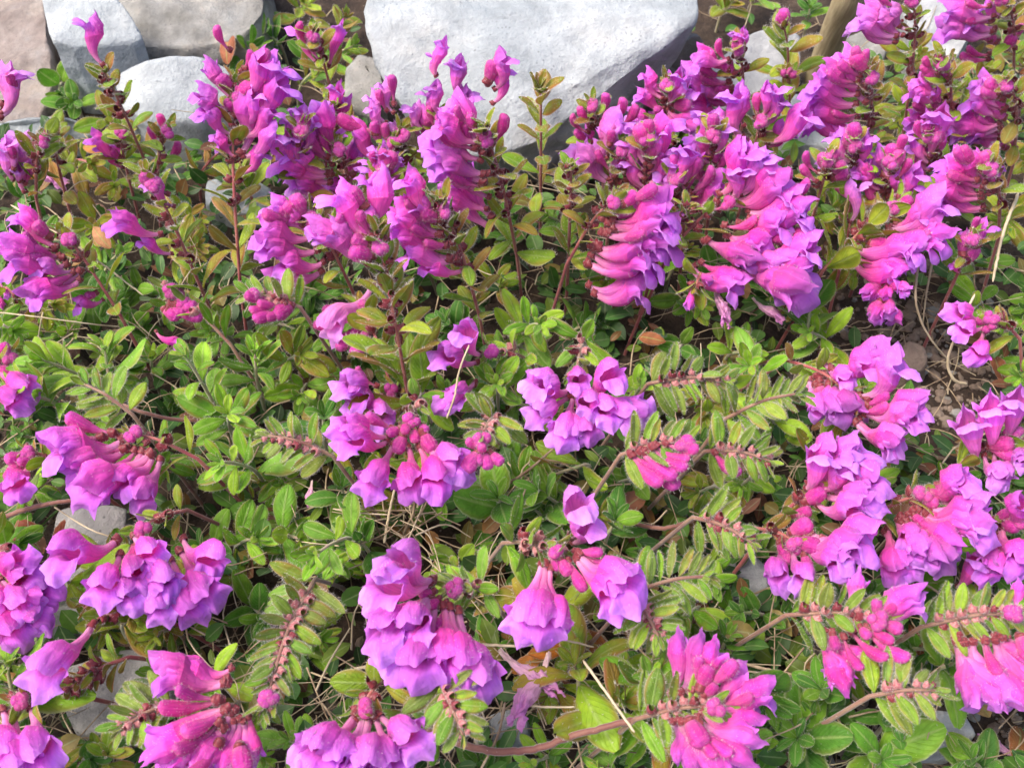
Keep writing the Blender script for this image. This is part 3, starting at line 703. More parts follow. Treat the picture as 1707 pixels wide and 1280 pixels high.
S_('upright red stem with a column of violet flowers on its left, before the boulder', 'the left-facing column', (862, 430), (806, 212), [(748, 172, 800, 240), (726, 200, 802, 268), (722, 238, 806, 292), (722, 272, 808, 315), (736, 322, 812, 350), (845, 112, 822, 172, 120), (758, 275, 815, 330)], [(842, 190, 818, 245), (780, 190, 802, 232), (775, 205, 800, 245)], 'o', zb=.04, rise=.85, old=.45, leafs=1.15, nodes=12)
S_('flowerless red and olive leafy stem standing alone before the white boulder', 'the bare leafy stem', (901, 362), (901, 145), [], [], 'r', zb=.035, rise=.85, leafs=1.25, nodes=9, cal=0)
# upper middle
S_('stem of round magenta buds and hooded flowers right of the bare leafy stem', 'the round bud cluster', (1005, 270), (984, 168), [(972, 212, 1002, 248), (952, 248, 1000, 262)], [(966, 176, 985, 215), (953, 190, 982, 222), (958, 217, 988, 240), (1010, 155, 1002, 205), (1040, 163, 1018, 210), (1062, 175, 1030, 215)], 'r', zb=.05, old=.25)
S_('stem with long pale violet flowers crossing diagonally, top centre right', 'the long pale diagonal flowers', (1020, 345), (1040, 240), [(1042, 192, 976, 272, 150), (1052, 245, 1020, 315, 60), (1010, 205, 1012, 265), (985, 240, 1015, 300), (1095, 265, 1040, 318)], [(1074, 235, 1040, 282), (1060, 250, 1040, 290)], 'r', zb=.05, old=.6, pale=.2)
S_('magenta stem with spreading violet lips high right of the boulder', 'the spreading high cluster', (1112, 232), (1112, 135), [(1074, 118, 1104, 165), (1062, 152, 1106, 185), (1132, 118, 1116, 172, 60), (1128, 212, 1112, 185), (1172, 205, 1120, 190), (1080, 190, 1108, 205)], [(1098, 140), (1126, 150)], 'r', zb=.055, old=.4)
S_('full violet cluster left of the topmost bud shoot, upper right', 'the full upper cluster', (1240, 178), (1228, 72), [(1160, 82, 1215, 115), (1152, 115, 1214, 138), (1155, 140, 1220, 158), (1236, 52, 1230, 105, 60), (1178, 160, 1225, 170), (1140, 175, 1222, 190)], [(1198, 65, 1216, 105), (1208, 98, 1224, 128), (1185, 85, 1216, 120)], 'r', zb=.05, old=.4)
S_('red stem with upright hooded magenta flowers and one reaching right, upper right', 'the right-reaching flower', (1248, 285), (1270, 195), [(1228, 155, 1235, 232, 80), (1290, 140, 1275, 205, 100), (1353, 180, 1280, 238, 100), (1310, 205, 1278, 248, 100), (1300, 165, 1272, 212, 90)], [(1262, 155, 1264, 198), (1240, 230, 1250, 260)], 'r', zb=.055, old=.3)
S_('magenta flowers with deep hooded buds behind the large right cluster', 'the deep hooded buds', (1140, 372), (1130, 292), [(1128, 262, 1126, 322, 80), (1146, 243, 1140, 310, 80), (1195, 300, 1142, 345, 110), (1108, 290, 1126, 340)], [(1153, 285, 1138, 330), (1188, 277, 1148, 325), (1172, 305, 1146, 345), (1165, 262, 1142, 310)], 'r', zb=.055, old=.2)
S_('large many-flowered violet and magenta cluster right of centre, the fullest of all', 'the large right cluster', (1120, 412), (1222, 330), [(1252, 238, 1216, 312, 110), (1285, 262, 1222, 322, 110), (1302, 285, 1228, 335, 110), (1340, 330, 1248, 352, 95), (1352, 352, 1262, 368, 95), (1322, 372, 1240, 378), (1252, 428, 1172, 402), (1285, 402, 1210, 395), (1352, 418, 1270, 420, 90), (1340, 458, 1262, 425), (1318, 482, 1240, 440), (1240, 482, 1156, 448), (1235, 275, 1214, 335, 110), (1310, 440, 1230, 430)],
   [(1290, 258, 1260, 305), (1318, 280, 1275, 322), (1350, 300, 1290, 330), (1262, 362, 1205, 378), (1352, 385, 1300, 395), (1318, 392, 1262, 402), (1225, 332)], 'r', zb=.062, zt=.080, old=.5, leafs=1.1, fl=1.12, stalk=True, low=-.7)
S_('single rounded violet flower face hanging under the large right cluster', 'the single hanging face', (1168, 455), (1160, 478), [(1148, 515, 1156, 470), (1190, 470, 1150, 450)], [], 'o', zb=.062, zt=.060, nodes=2, old=.8, stalk=False)
S_('red-stemmed cluster with long hooded flowers pointing right, centre of the photo top half', 'the long-hooded centre cluster', (945, 440), (1030, 325), [(1122, 338, 1012, 372, 95), (1112, 372, 1002, 388, 95), (1112, 395, 985, 410, 95), (1098, 440, 985, 425, 100), (1072, 478, 982, 478, 100), (1088, 412, 990, 416, 100)], [(1095, 310, 1040, 340), (1060, 320, 1036, 345), (1075, 338, 1000, 366), (1090, 352, 1002, 378)], 'r', zb=.05, rise=.8, old=.35, leafs=1.1)
S_('dark red fruiting tip left of the long-hooded flowers', 'the dark fruiting tip', (948, 420), (952, 275), [], [], 'r', zb=.045, rise=.9, nodes=9, old=.3)
S_('magenta cluster facing left with fuzzy buds just right of the middle spike', 'the left-facing magenta cluster', (800, 530), (733, 334), [(673, 292, 722, 352, 80), (652, 345, 735, 392), (650, 378, 745, 410), (665, 412, 762, 430), (700, 440, 772, 452), (690, 330, 735, 372)], [(680, 345, 728, 372), (684, 374, 738, 394), (701, 348, 738, 368)], 'r', zb=.04, rise=.8, old=.2, leafs=1.15, nodes=12)
S_('tall dark stem in the middle with fruiting calyxes and few flowers near its tip', 'the tall middle stem', (684, 680), (628, 382), [(557, 312, 618, 398, 60), (632, 285, 640, 402, 90), (512, 372, 612, 420), (600, 345, 625, 420, 60), (545, 372, 615, 440)], [(585, 396, 622, 410), (582, 418, 625, 428)], 'o', zb=.04, rise=.8, old=.65, leafs=1.35, nodes=15, pale=.05)
S_('violet flower and dark magenta buds half behind the tall middle stem', 'the half hidden magenta group', (640, 600), (600, 505), [(536, 552, 622, 476, 100)], [(538, 516, 575, 525), (522, 540, 565, 548), (580, 568, 600, 545), (590, 592, 610, 560), (600, 575, 615, 545), (560, 580, 590, 555)], 'o', zb=.05, zt=.055, old=.1, pale=.5)
S_('cluster of drooping violet flowers pointing left before the crowded upper cluster', 'the drooping upper cluster', (590, 490), (512, 352), [(448, 335, 512, 378), (428, 375, 520, 395), (430, 405, 530, 418), (458, 436, 540, 438), (475, 345, 520, 390)], [(490, 325, 508, 362), (465, 345, 508, 378)], 'o', zb=.04, rise=.75, old=.35)
# left side
S_('violet cluster with open lips near the left edge, straw lying across its stem', 'the left edge violet cluster', (200, 525), (105, 385), [(28, 350, 95, 412), (-2, 400, 105, 430), (2, 432, 112, 442), (46, 492, 134, 467), (122, 506, 172, 500), (60, 440, 122, 452)], [(38, 388, 92, 418), (55, 412, 100, 430)], 'o', zb=.045, rise=.6, old=.4, leafs=.95)
S_('pale violet flowers cut by the left edge below the pink slab', 'the pale edge flowers', (60, 330), (78, 225), [(18, 112, -5, 195, 110), (38, 235, 30, 300, 60), (4, 240, 20, 300, 90), (50, 260, 40, 320, 60)], [], 'r', zb=.045, pale=.25, old=.9, nodes=7)
S_('round fuzzy magenta buds held in a tight ball, left of centre', 'the fuzzy bud ball', (385, 575), (272, 475), [(302, 578, 256, 556, 90)], [(306, 486, 278, 500), (318, 503, 280, 510), (338, 530, 285, 520), (299, 530, 270, 515), (328, 510, 290, 510), (310, 520, 275, 520)], 'g', zb=.042, zt=.055, old=.1, leafs=.9)
S_('fuzzy spike of unopened pink buds lying left, beside the fuzzy bud ball', 'the fuzzy bud spike', (500, 512), (412, 492), [], [(408, 491), (415, 516), (422, 533), (457, 528), (440, 530), (428, 505)], 'g', zb=.05, zt=.055, leafs=.7, nodes=7)
S_('pink fuzzy buds cut by the left edge at mid height', 'the left edge bud group', (-40, 640), (20, 590), [(48, 650, -10, 612), (30, 668, -15, 640)], [(15, 575, -15, 590), (20, 618, -15, 612), (50, 632, 5, 620), (0, 600)], 'o', zb=.045, zt=.05, old=.2)
S_('big cluster of hooded magenta and drooping violet flowers at left, mid height', 'the big left cluster', (330, 765), (212, 720), [(72, 748, 205, 735, 85), (110, 778, 215, 745), (150, 825, 240, 752), (228, 838, 268, 765), (192, 812, 255, 760)], [(108, 692, 208, 730), (122, 742, 222, 750)], 'o', zb=.048, zt=.058, old=.5, leafs=.8, fl=1.12, low=-.7)
S_('dusky pink buds on the left edge below the long green leaves', 'the dusky edge buds', (95, 768), (40, 752), [(20, 815, 45, 770)], [(8, 765, 50, 760), (15, 785, 50, 768), (10, 800, 45, 775), (28, 770)], 'o', zb=.04, zt=.045, old=.1, leafs=.7)
S_('drooping cluster of broad violet faces lower left, its stem tip above', 'the lower left drooping cluster', (312, 850), (228, 885), [(84, 925, 196, 900, 80), (165, 985, 200, 925), (256, 925, 222, 893), (272, 990, 245, 925), (366, 940, 305, 900, 100), (210, 1000, 225, 940), (264, 1022, 262, 950), (318, 1024, 285, 935), (345, 1000, 300, 920), (225, 960, 225, 915)], [(122, 915, 195, 905), (222, 940, 228, 905)], 'r', zb=.045, zt=.056, old=.7, leafs=.7, fl=1.1)
S_('wilting crumpled purple cluster cut by the left edge, lower left', 'the wilting edge cluster', (-20, 900), (15, 935), [(30, 925, 5, 985), (75, 985, 15, 960), (62, 1035, 15, 985), (22, 1062, 0, 990), (45, 960, 5, 950), (5, 1010, -15, 960), (40, 1010, 0, 965)], [], 'o', zb=.045, zt=.05, old=.35, leafs=.6)
S_('single large drooping violet flower on pale stone, lower left', 'the single drooping flower', (235, 1010), (165, 1030), [(58, 1128, 156, 1042, 60)], [], 'r', zb=.045, zt=.05, nodes=3, old=.9, leafs=.6, fl=1.2, stalk=True, pale=.1)
S_('dark red fruiting spike with curled calyxes lying over pale stone, lower left', 'the dark fruiting spike', (215, 1095), (110, 1150), [], [], 'r', zb=.04, zt=.045, leafs=.6, nodes=9)
S_('bottom left corner stem with two long drooping purple flowers', 'the corner drooping flowers', (90, 1150), (25, 1170), [(62, 1275, 52, 1176), (10, 1262, 5, 1182), (30, 1290, 20, 1190)], [], 'r', zb=.045, zt=.047, leafs=.8, old=.6, nodes=5, fl=1.2)
S_('long hairy pink stem with paired green leaves curving down to a violet flower cluster', 'the long hairy stem', (525, 965), (440, 1182), [(262, 1120, 372, 1138, 80), (302, 1112, 378, 1140, 80), (248, 1258, 375, 1180), (330, 1278, 392, 1180), (425, 1272, 415, 1192), (285, 1282, 385, 1185), (375, 1290, 400, 1195)], [(262, 1178, 365, 1165), (302, 1222, 382, 1178)], 'g', zb=.048, zt=.062, leafs=1.1, nodes=12, old=.45, fl=1.2, low=.25, spine=1.3)
S_('row of drooping violet flowers under dark red calyxes at the bottom edge', 'the bottom edge row', (640, 1130), (600, 1185), [(520, 1260, 592, 1192), (558, 1275, 604, 1196), (612, 1288, 615, 1196), (655, 1280, 625, 1196), (692, 1232, 632, 1192), (590, 1285, 608, 1196)], [], 'o', zb=.048, zt=.056, leafs=.8, nodes=5, old=.75, fl=1.15)
# centre
S_('pair of violet flowers facing left with a straw lying across, just above centre', 'the crossed by straw pair', (882, 600), (812, 585), [(733, 585, 795, 605), (742, 672, 790, 645), (770, 540, 800, 592), (752, 660, 792, 640)], [], 'g', zb=.046, zt=.058, old=.75, leafs=.9)
S_('small group of violet flowers low behind the tall middle stem base', 'the low hidden flowers', (690, 660), (645, 650), [(570, 632, 640, 660), (582, 660, 645, 668), (642, 698, 606, 662, 60)], [(594, 612, 630, 645)], 'o', zb=.04, zt=.045, leafs=.7, old=.5)
S_('rosette-topped cluster of fuzzy pink buds and violet lips at the centre left', 'the fuzzy centre cluster', (705, 655), (685, 705), [(572, 728, 645, 738, 80), (614, 812, 655, 742), (684, 816, 680, 745), (736, 806, 700, 745), (765, 790, 710, 740)], [(645, 723, 672, 712), (673, 720, 682, 706), (692, 738, 690, 708), (660, 755, 675, 718), (712, 718, 698, 706), (724, 752, 700, 715), (610, 690, 655, 715)], 'g', zb=.05, zt=.066, leafs=.85, nodes=6, old=.45, fl=1.05)
S_('small fuzzy magenta bud cluster touching the right side of the fuzzy centre cluster', 'the small magenta bud cluster', (828, 690), (800, 735), [], [(778, 732, 800, 748), (803, 742, 805, 750), (775, 785, 800, 752), (796, 775, 803, 752), (815, 782, 808, 752), (838, 772, 812, 752)], 'g', zb=.045, zt=.054, leafs=.7, nodes=4)
S_('ring of seven broad violet flower faces at the centre of the photo', 'the centre ring of faces', (975, 560), (958, 632), [(898, 640, 948, 655), (892, 690, 948, 662), (965, 632, 958, 622), (1031, 615, 968, 655), (990, 676, 958, 652), (958, 732, 955, 662), (1022, 688, 965, 658), (1060, 690, 970, 665), (982, 722, 960, 662)], [], 'g', zb=.052, zt=.066, leafs=.9, nodes=5, old=.95, fl=1.0)
S_('fuzzy pink-green spike with woolly magenta buds beneath, right of centre', 'the woolly bud spike', (1035, 758), (1152, 738), [], [(1091, 776), (1104, 808), (1128, 797), (1132, 815), (1165, 748), (1146, 780), (1150, 765), (1112, 785)], 'g', zb=.052, zt=.06, leafs=.8, nodes=11)
S_('flowerless fuzzy spike with red calyxes pointing right above the woolly bud spike', 'the upper fuzzy spike', (1080, 640), (1215, 638), [], [], 'g', zb=.048, zt=.055, leafs=.95, nodes=12)
S_('flowerless fuzzy spike pointing right, directly right of the woolly buds', 'the right fuzzy spike', (1175, 752), (1285, 768), [], [(1218, 788), (1235, 790)], 'g', zb=.046, zt=.052, leafs=.95, nodes=10)
S_('pale green woolly shoot left of the open flowers on the right', 'the pale woolly shoot', (1205, 700), (1335, 655), [], [], 'g', zb=.045, zt=.055, leafs=1.05, nodes=10, cal=0)
S_('spreading cluster of open violet flowers beside the bare soil, right', 'the soil side cluster', (1310, 600), (1432, 672), [(1418, 632, 1374, 607), (1460, 600, 1385, 615, 100), (1490, 583, 1392, 622, 110), (1508, 598, 1434, 662, 140), (1548, 672, 1450, 682, 100), (1530, 690, 1440, 690), (1505, 736, 1425, 705), (1368, 692, 1350, 632), (1423, 688, 1365, 635), (1400, 690, 1358, 640)], [(1482, 655, 1430, 678), (1482, 675, 1425, 688)], 'r', zb=.048, zt=.058, leafs=.85, old=.7, fl=1.1, low=-.7)
S_('hanging group of round violet flower faces above the bare soil', 'the group above the soil', (1500, 425), (1480, 455), [(1473, 452, 1478, 430), (1437, 492, 1475, 465), (1480, 495, 1480, 465), (1512, 485, 1485, 462), (1455, 535, 1478, 490), (1495, 540, 1482, 490)], [], 'o', zb=.056, zt=.055, leafs=.5, nodes=3, old=.35, fl=.9)
# right side
S_('violet cluster above a fuzzy spike near the right edge, mid height', 'the mid right cluster', (1290, 868), (1385, 800), [(1400, 735, 1350, 808, 100), (1375, 745, 1345, 815, 80), (1428, 760, 1368, 812, 90), (1472, 790, 1375, 815, 90), (1462, 832, 1372, 825), (1440, 845, 1360, 840), (1440, 740, 1365, 805, 90)], [(1374, 815, 1335, 840), (1352, 850, 1318, 860)], 'r', zb=.05, zt=.062, leafs=.85, old=.6, fl=1.1, low=-.7)
S_('cluster with a diamond-shaped violet face hanging at its lower left', 'the diamond face cluster', (1258, 880), (1330, 905), [(1292, 968, 1300, 905), (1425, 918, 1340, 895, 90), (1462, 895, 1345, 890, 90), (1410, 940, 1340, 905), (1345, 972, 1325, 915), (1440, 905, 1350, 890)], [(1352, 870, 1315, 890), (1368, 912, 1325, 902), (1335, 920, 1310, 908), (1310, 925, 1298, 905)], 'r', zb=.05, zt=.060, leafs=.7, old=.6, fl=1.05, low=-.7)
S_('dense cluster of hooded pink and violet flowers near the right edge', 'the dense right cluster', (1450, 862), (1548, 820), [(1492, 958, 1480, 880), (1545, 925, 1500, 860), (1570, 940, 1510, 870), (1602, 912, 1520, 850), (1648, 845, 1545, 840, 95), (1612, 792, 1540, 822), (1640, 870, 1530, 850), (1525, 900, 1495, 865)], [(1580, 860, 1530, 842), (1618, 878, 1540, 850), (1565, 838, 1530, 830), (1592, 820, 1545, 822), (1555, 880, 1510, 855)], 'r', zb=.052, zt=.064, leafs=.85, old=.45, fl=1.15, low=-.7)
S_('hairy red spike with pale star-like petals above, running to the right edge', 'the pale starred spike', (1580, 790), (1700, 712), [(1612, 690, 1625, 765, 100), (1655, 665, 1650, 745, 90), (1698, 655, 1680, 728, 90), (1672, 800, 1640, 760), (1712, 775, 1680, 745)], [(1690, 740), (1700, 765)], 'r', zb=.052, zt=.066, leafs=.9, old=.85, pale=.15, fl=1.15, low=-.7)
S_('violet flowers with long hoods cut by the right edge below the dense cluster', 'the lower edge hoods', (1620, 880), (1715, 865), [(1655, 950, 1640, 890), (1705, 935, 1665, 880), (1640, 925, 1595, 985, 60), (1710, 830, 1670, 870)], [(1683, 852, 1655, 868), (1700, 880, 1665, 872)], 'r', zb=.050, zt=.060, leafs=.8, old=.6, fl=1.15, low=-.7)
S_('hairy red herringbone spike pointing right with violet flowers above and below, lower right', 'the herringbone spike', (1310, 1025), (1480, 1035), [(1432, 955, 1420, 1025, 90), (1505, 985, 1450, 1025, 100), (1540, 1003, 1455, 1028, 95), (1412, 1150, 1365, 1055, 110), (1440, 1110, 1385, 1050, 110), (1400, 1128, 1370, 1050, 110)], [(1480, 1098, 1415, 1048), (1516, 1098, 1440, 1045), (1504, 1050, 1470, 1038), (1450, 1062, 1430, 1042), (1490, 1070, 1440, 1042)], 'g', zb=.055, zt=.064, leafs=.95, nodes=14, old=.55, fl=1.2, low=.25, spine=1.3)
S_('hairy red spike at the lower right edge with long violet flowers spreading below', 'the lower right edge spike', (1535, 1045), (1705, 1022), [(1655, 1180, 1600, 1070, 110), (1700, 1182, 1640, 1065, 110), (1630, 1150, 1590, 1060, 110), (1720, 1160, 1670, 1060), (1700, 968, 1690, 1025, 90), (1672, 1165, 1620, 1068, 110), (1725, 1100, 1680, 1060)], [], 'g', zb=.055, zt=.064, leafs=1.0, nodes=13, old=.7, fl=1.35, low=.25, spine=1.3)
S_('large bottom cluster fanned above and below a horizontal hairy red spike', 'the bottom fan cluster', (1060, 1198), (1208, 1175), [(1138, 1058, 1118, 1158, 90), (1172, 1062, 1135, 1155, 90), (1198, 1075, 1150, 1155, 90), (1262, 1158, 1175, 1178, 90), (1268, 1212, 1168, 1188, 90), (1262, 1245, 1160, 1195), (1165, 1285, 1120, 1200, 120), (1205, 1290, 1135, 1200, 120), (1248, 1280, 1150, 1198, 120), (1248, 1120, 1170, 1165, 90)], [(1228, 1102, 1175, 1150), (1195, 1140, 1170, 1162), (1220, 1258, 1160, 1200)], 'g', zb=.056, zt=.066, leafs=.85, nodes=10, old=.6, fl=1.2, low=.25, spine=1.3)
S_('foreground cluster of two broad violet lips and woolly buds below a rosette', 'the foreground pair', (838, 905), (935, 918), [(870, 1045, 905, 938), (930, 1055, 918, 945), (1035, 1000, 960, 930), (1055, 975, 965, 925), (900, 1050, 910, 940)], [(950, 958, 930, 925), (1005, 920, 955, 918), (975, 985, 945, 930), (935, 950, 920, 925), (1030, 940, 965, 922)], 'g', zb=.054, zt=.068, leafs=.85, nodes=8, old=.75, fl=1.12)
S_('single small violet flower held above the foreground pair', 'the small upper single', (945, 905), (955, 888), [(978, 868, 955, 905), (965, 825, 952, 895, 90)], [], 'g', zb=.060, zt=.064, leafs=.5, nodes=2, old=1, pale=.15, stalk=False, fl=.9)
S_('big foreground cluster of drooping violet lips and woolly pink buds, bottom centre', 'the big foreground cluster', (812, 985), (752, 978), [(622, 972, 715, 972), (655, 920, 722, 968), (618, 1060, 715, 990), (685, 1118, 725, 1005), (778, 1122, 750, 1012), (805, 1148, 762, 1018), (660, 1050, 718, 995), (640, 1090, 712, 1000), (745, 1110, 740, 1010)], [(660, 1018, 715, 992), (698, 990, 728, 985), (715, 1012, 735, 995), (728, 1052, 745, 1000)], 'g', zb=.056, zt=.068, leafs=.85, nodes=7, old=.6, fl=1.2)
S_('small pink hairy shoot hanging down below the big foreground cluster', 'the pink hairy shoot', (733, 1135), (772, 1225), [], [], 'g', zb=.052, zt=.050, leafs=.8, nodes=7)
# right upper
S_('diagonal olive spike with hooded magenta flowers on its right, upper right', 'the diagonal olive spike', (1372, 452), (1502, 335), [(1568, 332, 1500, 370, 95), (1572, 372, 1490, 385, 95), (1568, 408, 1470, 402, 95), (1545, 412, 1450, 412, 95), (1512, 425, 1435, 420, 95), (1500, 448, 1425, 425, 95), (1545, 350, 1485, 378, 95)], [(1520, 330, 1495, 350), (1545, 338, 1500, 358), (1535, 365, 1490, 375)], 'o', zb=.05, zt=.072, leafs=1.15, nodes=12, old=.35)
S_('lone pale violet upright flower left of the diagonal olive spike', 'the lone pale upright', (1415, 385), (1416, 365), [(1428, 302, 1417, 372, 90)], [], 'o', zb=.062, zt=.065, nodes=2, leafs=.6, pale=.25, old=1)
S_('violet cluster with fuzzy buds above the diagonal olive spike', 'the cluster above the diagonal', (1460, 365), (1488, 262), [(1430, 270, 1470, 320), (1462, 292, 1470, 345, 80), (1465, 243, 1482, 300), (1528, 300, 1485, 340, 90), (1445, 300, 1468, 345), (1500, 290, 1480, 330)], [(1508, 225, 1492, 275), (1518, 265, 1495, 300), (1488, 240), (1500, 248, 1490, 285)], 'o', zb=.05, old=.5, leafs=.8)
S_('bright magenta fan-shaped cluster near the right edge, upper part', 'the bright fan cluster', (1665, 395), (1650, 270), [(1555, 305, 1635, 330), (1575, 268, 1638, 312), (1590, 255, 1642, 305), (1658, 265, 1648, 325, 80), (1570, 325, 1640, 345), (1620, 255, 1645, 312)], [(1612, 280, 1640, 315), (1632, 268, 1644, 308), (1640, 252)], 'r', zb=.05, old=.15)
S_('violet cluster with round woolly buds at the upper right edge', 'the woolly round buds', (1690, 270), (1680, 130), [(1592, 188, 1668, 210), (1585, 212, 1668, 232), (1613, 162, 1668, 190), (1634, 140, 1670, 178), (1625, 218, 1672, 245), (1605, 200, 1668, 225)], [(1652, 142, 1674, 168), (1673, 135, 1682, 162), (1660, 158, 1676, 185), (1655, 178, 1675, 200), (1630, 220, 1668, 235), (1659, 208, 1676, 225), (1682, 208), (1664, 235, 1680, 250)], 'r', zb=.045, old=.6)
S_('slender column of pink buds and small lips left of the woolly round buds', 'the slender bud column', (1580, 250), (1572, 92), [(1512, 148, 1562, 170), (1528, 128, 1566, 155), (1512, 192, 1562, 215), (1538, 205, 1565, 232), (1548, 155, 1568, 185)], [(1540, 95, 1565, 125), (1564, 90, 1570, 120), (1540, 118, 1562, 140), (1566, 112), (1556, 165, 1568, 185), (1525, 235, 1560, 225)], 'o', zb=.045, old=.35)
S_('long bare fruiting stem with violet flowers at its top, top right edge', 'the long bare fruiting stem', (1508, 210), (1522, -20), [(1427, 25, 1494, 62), (1440, 5, 1500, 45), (1480, 10, 1512, 50), (1462, 20, 1505, 60)], [], 'r', zb=.04, rise=.85, old=.9, pale=.25, nodes=12, leafs=.95)
S_('violet flowers in the top right corner above the small pink buds', 'the corner top flowers', (1690, 120), (1668, -10), [(1578, 40, 1655, 55), (1592, 12, 1655, 35), (1612, 30, 1658, 50), (1640, 5, 1665, 30)], [(1620, 52, 1652, 70), (1645, 52, 1662, 75), (1690, 58, 1675, 85), (1612, 78, 1650, 92), (1600, 92, 1648, 100), (1705, 40)], 'r', zb=.045, old=.75)
S_('fan of magenta hooded flowers with violet lips beside the stake, right of it', 'the fan beside the stake', (1430, 310), (1455, 110), [(1362, 122, 1430, 158), (1350, 150, 1428, 175), (1350, 178, 1430, 195), (1385, 215, 1435, 225), (1372, 108, 1434, 145), (1402, 82, 1442, 140), (1365, 200, 1430, 212)], [(1424, 78, 1446, 122), (1444, 82, 1452, 125), (1410, 110, 1442, 148)], 'r', zb=.035, rise=.85, old=.25, leafs=1.05)
S_('upright narrow pink buds on a pale-tipped stem, right of the large cluster', 'the narrow pink buds', (1352, 372), (1385, 258), [], [(1343, 252, 1365, 290), (1370, 255, 1376, 285), (1406, 268, 1388, 292), (1395, 250, 1384, 275), (1412, 282, 1386, 300), (1335, 275, 1362, 305)], 'o', zb=.05, leafs=.95)
S_('soft magenta group low at the right, under the bright fan cluster', 'the soft magenta group', (1590, 470), (1625, 390), [(1650, 370, 1605, 425, 90), (1612, 385, 1598, 438, 90), (1590, 440, 1600, 455)], [(1632, 362), (1628, 410)], 'r', zb=.045, old=.05, leafs=.9)
S_('fuzzy dull-purple bud head with violet flowers to its left, right edge', 'the dull purple head', (1700, 565), (1648, 528), [(1590, 512, 1640, 535), (1600, 548, 1640, 545), (1632, 595, 1640, 555)], [(1625, 535, 1650, 535), (1640, 552, 1655, 540), (1652, 545, 1662, 538)], 'r', zb=.045, zt=.052, leafs=.8, old=.45, fl=.85)
S_('leafy shoot topped by one pink bud at the top edge, left of the stake', 'the topmost bud shoot', (1312, 165), (1306, 40), [], [(1307, 15, 1306, 45), (1300, 22, 1305, 48)], 'o', zb=.03, rise=.8, leafs=1.3, nodes=7, cal=0)
S_('small lilac bud rosette below the topmost pink bud', 'the lilac rosette', (1315, 185), (1314, 122), [], [(1305, 118, 1312, 130), (1318, 115, 1315, 128), (1325, 122, 1318, 130)], 'o', zb=.03, leafs=1.1, nodes=4, cal=0)
S_('small magenta flowers behind the long leaning stem, upper left', 'the small hidden magenta flowers', (215, 300), (200, 215), [(150, 225, 200, 262), (165, 240, 205, 280), (185, 232, 210, 270)], [], 'r', zb=.035, old=.1, leafs=.9)
S_('magenta buds beside the drooping purple pair at the lower far left edge', 'the far left purple scraps', (10, 480), (30, 500), [(15, 495, 0, 470), (5, 515, -10, 480)], [], 'o', zb=.04, zt=.04, nodes=2, leafs=.7, old=.2)
# reddish leafy tops without open flowers
S_('orange-red leafy stem end at the left edge above the violet cluster', 'the orange leafy end', (110, 330), (92, 225), [], [], 'r', zb=.035, leafs=1.0, nodes=6, cal=1)
S_('green stem with red calyxes just right of the long-hooded cluster', 'the red calyx stem', (1100, 420), (1150, 345), [], [], 'r', zb=.055, leafs=.8, nodes=6)
S_('upright stem of slim magenta flowers between the round bud cluster and the deep hooded buds', 'the slim magenta stem', (1068, 345), (1082, 225), [(1060, 205, 1076, 262, 80), (1045, 228, 1074, 285, 70), (1100, 215, 1084, 265, 100), (1050, 262, 1074, 312, 70), (1108, 245, 1082, 290, 100)], [(1082, 200, 1082, 235), (1092, 225)], 'r', zb=.055, old=.35, pale=.05)
S_('upright violet-tipped stem rising behind the deep hooded buds', 'the violet-tipped stem', (1185, 335), (1190, 215), [(1172, 195, 1186, 250, 80), (1160, 222, 1184, 275, 70), (1208, 205, 1192, 255, 100), (1164, 255, 1184, 300, 70), (1215, 240, 1190, 285, 100)], [(1190, 190, 1190, 225)], 'r', zb=.055, old=.45)
S_('small upright magenta stem between the tall upper left spike and the crowded upper cluster', 'the small upright stem', (512, 330), (500, 205), [(478, 195, 497, 250, 70), (500, 178, 502, 235, 80), (520, 200, 505, 250, 100), (482, 222, 500, 275, 70)], [(508, 190, 503, 225)], 'r', zb=.05, old=.4)
S_('upright magenta stem in front of the dark upright buds, above the middle stem', 'the front magenta stem', (655, 385), (640, 275), [(618, 262, 637, 318, 70), (640, 248, 641, 300, 85), (665, 262, 645, 315, 105), (612, 290, 640, 340, 70)], [(650, 262, 643, 295)], 'r', zb=.048, old=.5)
S_('upright violet stem between the narrow pink buds and the lone pale upright flower', 'the in-between violet stem', (1418, 345), (1425, 232), [(1405, 215, 1420, 270, 80), (1398, 245, 1418, 295, 70), (1442, 225, 1428, 275, 100), (1404, 272, 1420, 318, 70)], [(1424, 205, 1424, 240)], 'o', zb=.05, old=.55)
S_('slim magenta stem between the bright fan cluster and the cluster above the diagonal', 'the slim right stem', (1560, 330), (1552, 222), [(1532, 212, 1549, 262, 70), (1552, 196, 1552, 248, 85), (1575, 215, 1556, 262, 105), (1530, 240, 1550, 285, 70)], [(1560, 205, 1554, 240)], 'r', zb=.048, old=.35)
S_('red leafy stem tip between the bare leafy stem and the long pale flowers', 'the short red tip', (1090, 300), (1118, 232), [], [], 'r', zb=.05, leafs=.7, nodes=6)
S_('fuzzy green and pink spike above the grey stone, lower right', 'the lower fuzzy spike', (1155, 862), (1255, 905), [], [], 'g', zb=.045, zt=.050, leafs=.9, nodes=9)
S_('woolly grey-green spike hanging right of the foreground pair', 'the woolly grey spike', (1060, 985), (1185, 960), [], [], 'g', zb=.046, zt=.050, leafs=.9, nodes=9, cal=0)
S_('downward hairy shoot with yellow-green tip right of the woolly grey spike', 'the yellow-tipped shoot', (1060, 1000), (1098, 1060), [], [], 'g', zb=.046, zt=.046, leafs=.85, nodes=6)
S_('small red-stemmed spike at the lower right above the dark-sided stone', 'the small low spike', (1450, 1160), (1560, 1150), [], [], 'g', zb=.040, zt=.044, leafs=.9, nodes=9)
